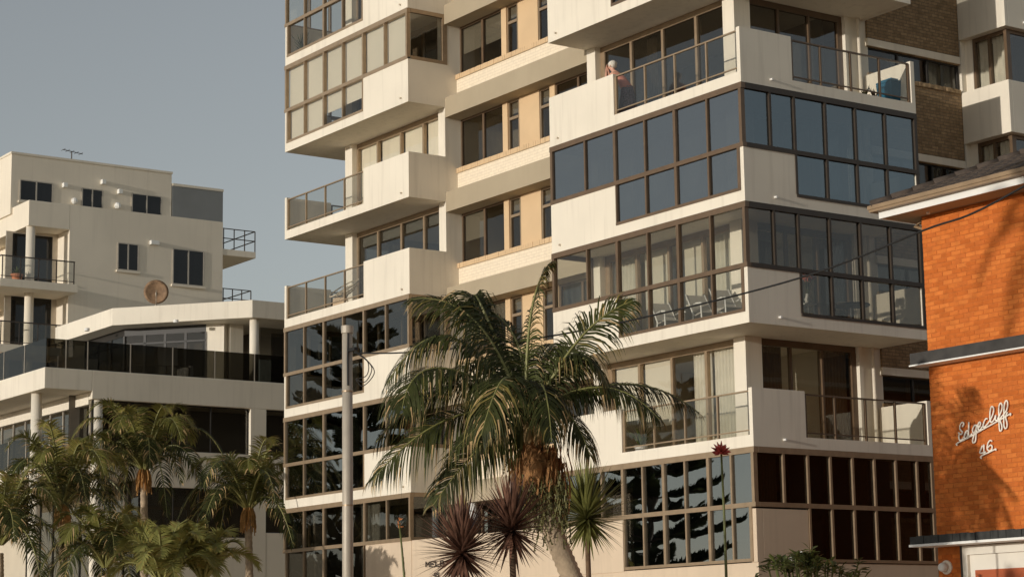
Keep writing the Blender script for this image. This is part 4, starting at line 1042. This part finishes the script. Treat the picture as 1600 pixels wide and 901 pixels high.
# ------------------------------------------------------------------ street pole and its service cable
def smooth(P, n=6):
    out = []
    for i in range(len(P)-1):
        a, b, c, d = P[max(i-1, 0)], P[i], P[i+1], P[min(i+2, len(P)-1)]
        for k in range(n): t = k/n; out.append(.5*((2*b)+(c-a)*t+(2*a-5*b+4*c-d)*t*t+(3*b-a-3*c+d)*t**3))
    return out+[P[-1]]
PX, PY = 1.80, -11.75
def pole(x, y, h, label, r=.135):
    t = thing('utility_pole', (x, y, -.1), label, 'pole', None)
    MB().tube([(x, y, -.1), (x, y, h*.5), (x, y, h)], [r*1.02, r, r*.93], 24).build('shaft', 'steel_pole', t, smooth=True)
    MB().tube([(x, y, h-.12), (x, y, h+.02)], r*1.12, 24).build('cap', 'steel_pole', t, smooth=False)
    for z in (h-3.4, h-1.25): MB().tube([(x, y, z), (x, y, z+.03)], r*1.04, 24).build('band', 'gold_frame', t)
    return t
p1 = pole(PX, PY, 7.93, 'weathered grey steel utility pole before the left balconies', .103)
MB().tube([(PX+.10, PY-.05, 6.8), (PX+.11, PY-.06, 7.3), (PX+.10, PY-.04, 7.8)], .018, 6).build('conduit', 'cable', p1)
for i, (a, b, c2) in enumerate((((14, 8), (30, 26), (20, 48)), ((22, 14), (34, 34), (16, 55)), ((10, 6), (24, 18), (22, 38)))):
    q = [hit(551+dx, 548+dy, 1, PY-.05) for dx, dy in ((4, 0), a, b, c2, (5, 44))]; MB().tube(smooth(q), .009, 6).build('wire_loop', 'cable', p1)
bx('junction_box', 'cable', p1, PX+.11, PX+.34, PY-.05, PY+.03, 7.44, 7.50)
p2 = pole(24.5, PY, 9.4, 'weathered grey steel utility pole beyond the brick house')
ctl = [(553, 551), (640, 550), (820, 531), (1000, 497), (1250, 434), (1440, 361), (1600, 291)]
pts = [hit(u, v, 1, PY-.02) for u, v in ctl]; pts.append(Vector((24.4, PY-.02, 9.05)))
out = []
for i in range(len(pts)-1):
    q0, q1, q2, q3 = pts[max(i-1, 0)], pts[i], pts[i+1], pts[min(i+2, len(pts)-1)]
    for k in range(8):
        t = k/8; out.append(.5*((2*q1)+(q2-q0)*t+(2*q0-5*q1+4*q2-q3)*t*t+(3*q1-q0-3*q2+q3)*t**3))
out.append(pts[-1]); cb = MB().tube(out, .014, 6).build('service_cable', 'cable'); tag(cb, 'thin black service cable slung across the front of the block', 'cable')

# ------------------------------------------------------------------ Norfolk pines across the road (seen mirrored in the glazing)
PINES = ['tallest tiered pine across the road, mirrored in the upper left glazing', 'tiered pine across the road mirrored in the left corner panes', 'tiered pine across the road mirrored behind the large palm',
         'tiered pine across the road mirrored in the lower right panes', 'smallest tiered pine across the road, mirrored beside the dracaena']
def pine(x, y, h, seed):
    rs = random.Random(seed); t = thing('norfolk_pine', (x, y, -.1), PINES[seed-90], 'tree', 'pines across the road')
    MB().tube([(x, y, -.1), (x, y, h*.5), (x, y, h)], [.45, .28, .04], 12).build('trunk', 'pine_trunk', t, smooth=True)
    cr = MB(); z = h*.16
    while z < h-.4:
        f = (z-h*.16)/(h*.84); L = (1-f)**.7*h*.34+.4
        for k in range(6):
            a = k*1.047+rs.uniform(-.2, .2)+z; l = L*rs.uniform(.75, 1.1); hv = Vector((math.cos(a), math.sin(a), 0)); sv = Vector((-hv.y, hv.x, 0))
            p0 = Vector((x, y, z)); cr.cur = 1; cr.tube([p0, p0+hv*l*.6+UPV*l*.06, p0+hv*l+UPV*l*.22], [.07, .04, .015], 5, cap=False); cr.cur = 0
            n = int(110*l/2.5)+40
            for i in range(n):
                s = .22+.78*rs.random(); q = p0+hv*(l*s)+UPV*(l*.22*s*s); sg = rs.choice((-1, 1)); ll = (.35+.9*(1-abs(s-.6)))*.9*rs.uniform(.6, 1.1)*min(1, l/2.5)
                d = (sv*sg*.8+hv*.7+UPV*rs.uniform(.1, .6)).normalized(); w = d.cross(UPV).normalized()*.10; m2 = q+d*ll*.6
                cr.add([q, m2-w, q+d*ll+UPV*.1, m2+w], [(0, 1, 2, 3)]); w2 = UPV*.09; cr.add([q, m2-w2, q+d*ll, m2+w2], [(0, 1, 2, 3)])
        z += rs.uniform(.9, 1.5)*(1.5-.6*f)
    cr.build('crown', ['pine_leaf', 'pine_trunk'], t)
def mirror_at(px, py, t):                          # where the glazing mirrors that pixel's line of sight
    p = hit(px, py, 1, 0.03); d = ray(px, py); d.y = -d.y; k = t/math.hypot(d.x, d.y); return p+d*k
for i, (px, py, t, h) in enumerate(((560, 640, 62, 23), (440, 720, 95, 17), (640, 700, 85, 18), (1015, 780, 78, 19), (930, 760, 90, 17))):
    q = mirror_at(px, py, t); pine(q.x, q.y, h, 90+i)

# ================================================================== PEOPLE AND BALCONY THINGS
def fl(k): return Z(k)+.15
hc = hit(955.5, 104, 1, .42); F = Vector((-.86, -.51, 0)); Sd = Vector((.51, -.86, 0)); zf = fl(6)
per = thing('person', (hc.x, hc.y+.3, zf), 'white haired person in a coral top leaning elbows on the balcony parapet', 'person')
me = bpy.data.meshes.new('body'); V = []; Ed = []; Rd = []
def jv(p, r, par=None):
    V.append(tuple(p)); Rd.append(r)
    if par is not None: Ed.append((par, len(V)-1))
    return len(V)-1
nb = hc-F*.075-UPV*.17; ch = hc-F*.20-UPV*.30; wa = hc-F*.34-UPV*.50; pv = hc-F*.42-UPV*.70
ip = jv(pv, .145); iw = jv(wa, .125, ip); ic = jv(ch, .135, iw); inb = jv(nb, .055, ic); ih0 = jv(hc-UPV*.07-F*.015, .062, inb); ih1 = jv(hc+UPV*.02, .088, ih0); ih2 = jv(hc+UPV*.09, .070, ih1)
jv(hc+F*.095-UPV*.01, .022, ih1)
for sg in (-1, 1):
    sh_ = jv(nb+Sd*sg*.165-UPV*.06-F*.03, .062, ic); el_ = nb+Sd*sg*.19+F*.16-UPV*.24; ie = jv(el_, .042, jv((Vector(V[sh_])+el_)*.5, .05, sh_))
    hd = hc+F*.12+Sd*sg*.055-UPV*.035; iwr = jv(el_.lerp(hd, .8), .026, jv(el_.lerp(hd, .4), .037, ie)); ihd = jv(hd, .032, iwr)
    for k in range(4):
        f0 = hd+UPV*.045-F*.008+Sd*sg*(.022-.013*k); f1 = jv(f0, .009, ihd); jv(f0+UPV*(.035+.006*(k in (1, 2)))-F*.025, .008, f1)
    th = jv(hd-F*.02-Sd*sg*.025+UPV*.01, .010, ihd); jv(hd-F*.035-Sd*sg*.035+UPV*.035, .009, th)
    hp_ = jv(pv+Sd*sg*.09-UPV*.10, .095, ip); kn = pv+Sd*sg*.10-UPV*.34+F*.05; ik = jv(kn, .062, hp_)
    ft = Vector((kn.x-F.x*.05, kn.y-F.y*.05, zf+.07)); ia = jv(ft, .042, jv(kn.lerp(ft, .45), .052, ik)); jv(ft+F*.15-UPV*.035, .034, ia)
me.from_pydata(V, Ed, []); me.materials.append(MATS['skin'])
body = bpy.data.objects.new('body', me); COL.objects.link(body); attach(body, per)
sk = body.modifiers.new('skin', 'SKIN'); sk.use_smooth_shade = True
for i, r_ in enumerate(Rd): me.skin_vertices[0].data[i].radius = (r_, r_)
me.skin_vertices[0].data[0].use_root = True
ss = body.modifiers.new('sub', 'SUBSURF'); ss.levels = 1; ss.render_levels = 2
MB().blob(hc+UPV*.045-F*.035, .118, 4, 10, .16, (1, 1, .95)).build('hair', 'hair', body, smooth=True)
for sg in (-1, 1):
    MB().blob(hc+F*.088+Sd*sg*.032+UPV*.012, .012, 1, 5, 0).build('eye', 'rail_dark', body, smooth=True); MB().blob(hc+Sd*sg*.09-UPV*.005-F*.01, .024, 2, 5, .1, (.6, 1, 1.4)).build('ear', 'skin', body, smooth=True)
MB().tube([hc+F*.085-UPV*.055+Sd*-.022, hc+F*.092-UPV*.058, hc+F*.085-UPV*.055+Sd*.022], .007, 6).build('mouth', 'coral_cloth', body, smooth=True)
def cloth(name, rings, m):
    mb = MB(); n = 18; vs = []; fs = []
    for (p, a, b, wv) in rings:
        for k in range(n):
            q = 2*math.pi*k/n; w = 1+wv*math.sin(q*6+p.z*9); vs.append(p+Sd*(a*w*math.cos(q))+F*(b*w*math.sin(q)))
    for i in range(len(rings)-1):
        for k in range(n): fs.append((i*n+k, i*n+(k+1) % n, (i+1)*n+(k+1) % n, (i+1)*n+k))
    mb.add(vs, fs).build(name, m, body, smooth=True)
cloth('top', [(nb-UPV*.04-F*.02, .13, .085, 0), (nb-UPV*.09-F*.04, .205, .13, .01), (ch, .195, .155, .02), (wa, .175, .15, .02), (pv+UPV*.06, .185, .165, .03)], 'coral_cloth')
cloth('skirt', [(pv+UPV*.10, .175, .155, 0), (pv-UPV*.08, .20, .18, .04), (pv-UPV*.32, .23, .20, .08), (Vector((pv.x, pv.y, zf+.22)), .26, .23, .12)], 'skirt_cloth')

# wheeled bin and pots on the upper side balcony
def binn(x, y, z, label):
    t = thing('wheelie_bin', (x, y, z), label, 'bin'); m = MB(); a, b, h = .21, .27, .72
    m.add([(x-a, y-a, z+.04), (x+a, y-a, z+.04), (x+a, y+a, z+.04), (x-a, y+a, z+.04), (x-b, y-b, z+h), (x+b, y-b, z+h), (x+b, y+b, z+h), (x-b, y+b, z+h)], [(0, 3, 2, 1), (4, 5, 6, 7), (0, 1, 5, 4), (1, 2, 6, 5), (2, 3, 7, 6), (3, 0, 4, 7)])
    m.build('body', 'blue_bin', t, bevel=.02)
    m = MB(); m.box(x-.27, x+.27, y-.27, y+.27, z+h, z+h+.06); m.box(x-.20, x+.18, y-.16, y+.2, z+h+.06, z+h+.13); m.build('lid', 'blue_bin', t, bevel=.02)
    for s in (-1, 1): MB().lathe((x+s*.2, y+.18, z+.08), [(.08, -.02), (.08, .02)], 14, 'y').build('wheel', 'rail_dark', t)
q = hit(1393, 156, 0, -.62); binn(-.62, q.y, fl(6), 'blue plastic bin on the open upper side balcony')
def pot(x, y, z, r, h, label, m='terracotta', plant=None, seed=1, ph=.5, group=None, pm_='shrub_leaf'):
    t = thing('potted_plant' if plant else 'flower_pot', (x, y, z), label, 'plant' if plant else 'pot', group)
    MB().lathe((x, y, z), [(r*.68, 0), (r*.95, h*.82), (r*1.1, h*.82), (r*1.1, h), (r*.95, h), (r*.9, h*.9)], 18).build('pot', m, t, smooth=False)
    if plant:
        rs = random.Random(seed); lv = MB()
        for i in range(plant):
            az = i*2.4; el = R(rs.uniform(5, 85)); d = Vector((math.cos(az)*math.cos(el), math.sin(az)*math.cos(el), math.sin(el))); p = Vector((x, y, z+h*.9)); L = ph*rs.uniform(.6, 1.1); sd = d.cross(UPV); sd = sd.normalized() if sd.length > .05 else Vector((1, 0, 0))
            w = .028; a = p+d*L*.5; e = a+(d-UPV*.4).normalized()*L*.5; lv.add([p-sd*.008, p+sd*.008, a+sd*w, a-sd*w, e], [(0, 1, 2, 3), (3, 2, 4)])
        lv.build('foliage', pm_, t)
    return t
pot(-.25, hit(1163, 660, 0, -.3).y if False else .42, fl(3), .17, .52, 'terracotta pot standing in the lower balcony corner')
q = hit(1352, 150, 0, -.35); pot(-.35, q.y, fl(6), .16, .18, 'small potted plant on the floor near the blue bin', plant=16, ph=.35, seed=4)
q = hit(1366, 152, 0, -.35); pot(-.35, q.y, fl(6), .10, .14, 'small pot with bare twigs next to the blue bin', plant=7, ph=.4, seed=5, pm_='stem_brown')
q = hit(1327, 690, 0, -.4); 
q = hit(473, 78, 1, .6); pot(q.x, .6, fl(8), .17, .36, 'white potted shrub behind the topmost left glazing', 'white_plastic', 60, 6, .75)
q = hit(1001, 690, 1, .5); pot(q.x, .5, fl(3), .16, .30, 'leafy potted plant behind the lower right balcony glass', 'white_plastic', 36, 7, .7)
q = hit(20, 422, 0, -51.5); pot(-51.0, q.y, hit(20, 434, 0, -50.1).z-.05, .25, .4, 'potted shrub on the upper corner balcony of the beige apartments', 'terracotta', 40, 8, .5)
# chairs
def chair(x, y, z, rot, label, m, group=None, recl=.2, seatm=None):
    t = thing('chair', (x, y, z), label, 'chair', group); Rm = Matrix.Rotation(rot, 4, 'Z')
    def tf(p): return Rm @ Vector(p)+Vector((x, y, z))
    def tb_(nm, pts, r, mm=m): return MB().tube([tf(p) for p in pts], r, 6).build(nm, mm, t, smooth=True)
    for s in (-1, 1):
        tb_('leg', [(s*.26, -.26, 0), (s*.26, -.22, .62)], .02); tb_('leg', [(s*.26, .30, 0), (s*.26, .22, .42), (s*.25, .30+recl, .98)], .02)
        tb_('armrest', [(s*.27, -.28, .62), (s*.27, 0, .66), (s*.27, .26, .64)], .025)
    q = MB(); v = [tf(p) for p in ((-.25, -.25, .40), (.25, -.25, .40), (.25, .22, .37), (-.25, .22, .37), (-.25, -.25, .43), (.25, -.25, .43), (.25, .22, .40), (-.25, .22, .40))]
    q.add(v, [(0, 3, 2, 1), (4, 5, 6, 7), (0, 1, 5, 4), (1, 2, 6, 5), (2, 3, 7, 6), (3, 0, 4, 7)]).build('seat', seatm or m, t)
    q = MB(); v = [tf(p) for p in ((-.24, .23, .46), (.24, .23, .46), (.24, .28+recl, .96), (-.24, .28+recl, .96), (-.24, .26, .46), (.24, .26, .46), (.24, .31+recl, .96), (-.24, .31+recl, .96))]
    q.add(v, [(0, 3, 2, 1), (4, 5, 6, 7), (0, 1, 5, 4), (1, 2, 6, 5), (2, 3, 7, 6), (3, 0, 4, 7)]).build('backrest', seatm or m, t)
q = hit(466, 632, 1, .6); chair(q.x, .62, fl(4), R(-60), 'white armchair behind the left corner glazing', 'white_plastic')
for i, (px, lab) in enumerate(((1048, 'first reclining garden chair behind the clear glazed balcony'), (1105, 'middle reclining garden chair behind the clear glazed balcony'), (1143, 'reclining garden chair nearest the corner of the clear glazed balcony'))):
    q = hit(px, 495, 1, .65); chair(q.x, .65, fl(4), R(75), lab, 'white_plastic', recl=.35, seatm='seat_cloth')
# round wicker chair on the open balcony at left
q = hit(541, 470, 1, .55); t = thing('round_wicker_chair', (q.x, .55, fl(5)), 'round pale wicker chair on the open left balcony', 'chair')
c = hit(541, 455, 1, .55); tilt = Matrix.Rotation(R(35), 4, 'X')
def tp_(p): return tilt @ Vector(p)+Vector((c.x, .55, c.z))
m = MB(); n = 22
for rr, hh in ((.52, .12), (.40, .03), (.26, -.05), (.12, -.09)): m.tube([tp_((rr*math.cos(6.2832*k/n), rr*math.sin(6.2832*k/n), hh)) for k in range(n+1)], .022, 6)
for k in range(16): a = 6.2832*k/16; m.tube([tp_((rr*math.cos(a), rr*math.sin(a), hh)) for rr, hh in ((.52, .12), (.40, .03), (.26, -.05), (.05, -.10))], .010, 5)
m.build('seat_shell', 'wicker', t); MB().tube([(c.x+.22*math.cos(6.2832*k/14), .55+.22*math.sin(6.2832*k/14), fl(5)+.03) for k in range(15)], .025, 6).build('base_ring', 'wicker', t)
for k in range(4): a = k*1.57+.5; MB().tube([(c.x+.22*math.cos(a), .55+.22*math.sin(a), fl(5)+.02), (c.x-.1*math.cos(a), .55-.1*math.sin(a), c.z-.02)], .02, 6).build('leg', 'wicker', t)
# vase of flowers and a round dark table behind the corner glazing
q = hit(1262, 470, 0, -.45); t = thing('flower_vase', (-.45, q.y, fl(4)), 'vase of coral flowers on a small stand behind the side glazing', 'vase')
for s in ((-.12, -.12), (.12, -.12), (.12, .12), (-.12, .12)): MB().tube([(-.45+s[0], q.y+s[1], fl(4)), (-.45+s[0]*.8, q.y+s[1]*.8, fl(4)+.5)], .012, 6).build('stand_leg', 'white_plastic', t)
bx('stand_top', 'white_plastic', t, -.6, -.3, q.y-.15, q.y+.15, fl(4)+.5, fl(4)+.53)
MB().lathe((-.45, q.y, fl(4)+.53), [(.05, 0), (.08, .1), (.04, .2), (.05, .24)], 14).build('vase', 'white_plastic', t, smooth=True)
rs = random.Random(3)
for i in range(14):
    d = Vector((rs.uniform(-.16, .16), rs.uniform(-.2, .2), rs.uniform(.42, .62))); p = Vector((-.45, q.y, fl(4)+.70)); MB().tube([p, p+d*.6, p+d*.95], .006, 5).build('stem', 'stem_green', t); MB().blob(p+d*.95, .06, i, 5, .4).build('blossom', 'flower', t)
q = hit(1330, 480, 0, -.8); t = thing('round_table', (-.8, q.y, fl(4)), 'round dark table behind the side glazing', 'table')
MB().lathe((-.8, q.y, fl(4)+.66), [(.45, 0), (.47, .02), (.45, .04)], 24).build('table_top', 'dark_wood', t); MB().tube([(-.8, q.y, fl(4)), (-.8, q.y, fl(4)+.66)], .04, 8).build('leg', 'dark_wood', t); MB().lathe((-.8, q.y, fl(4)), [(.26, 0), (.24, .03)], 18).build('base', 'dark_wood', t)
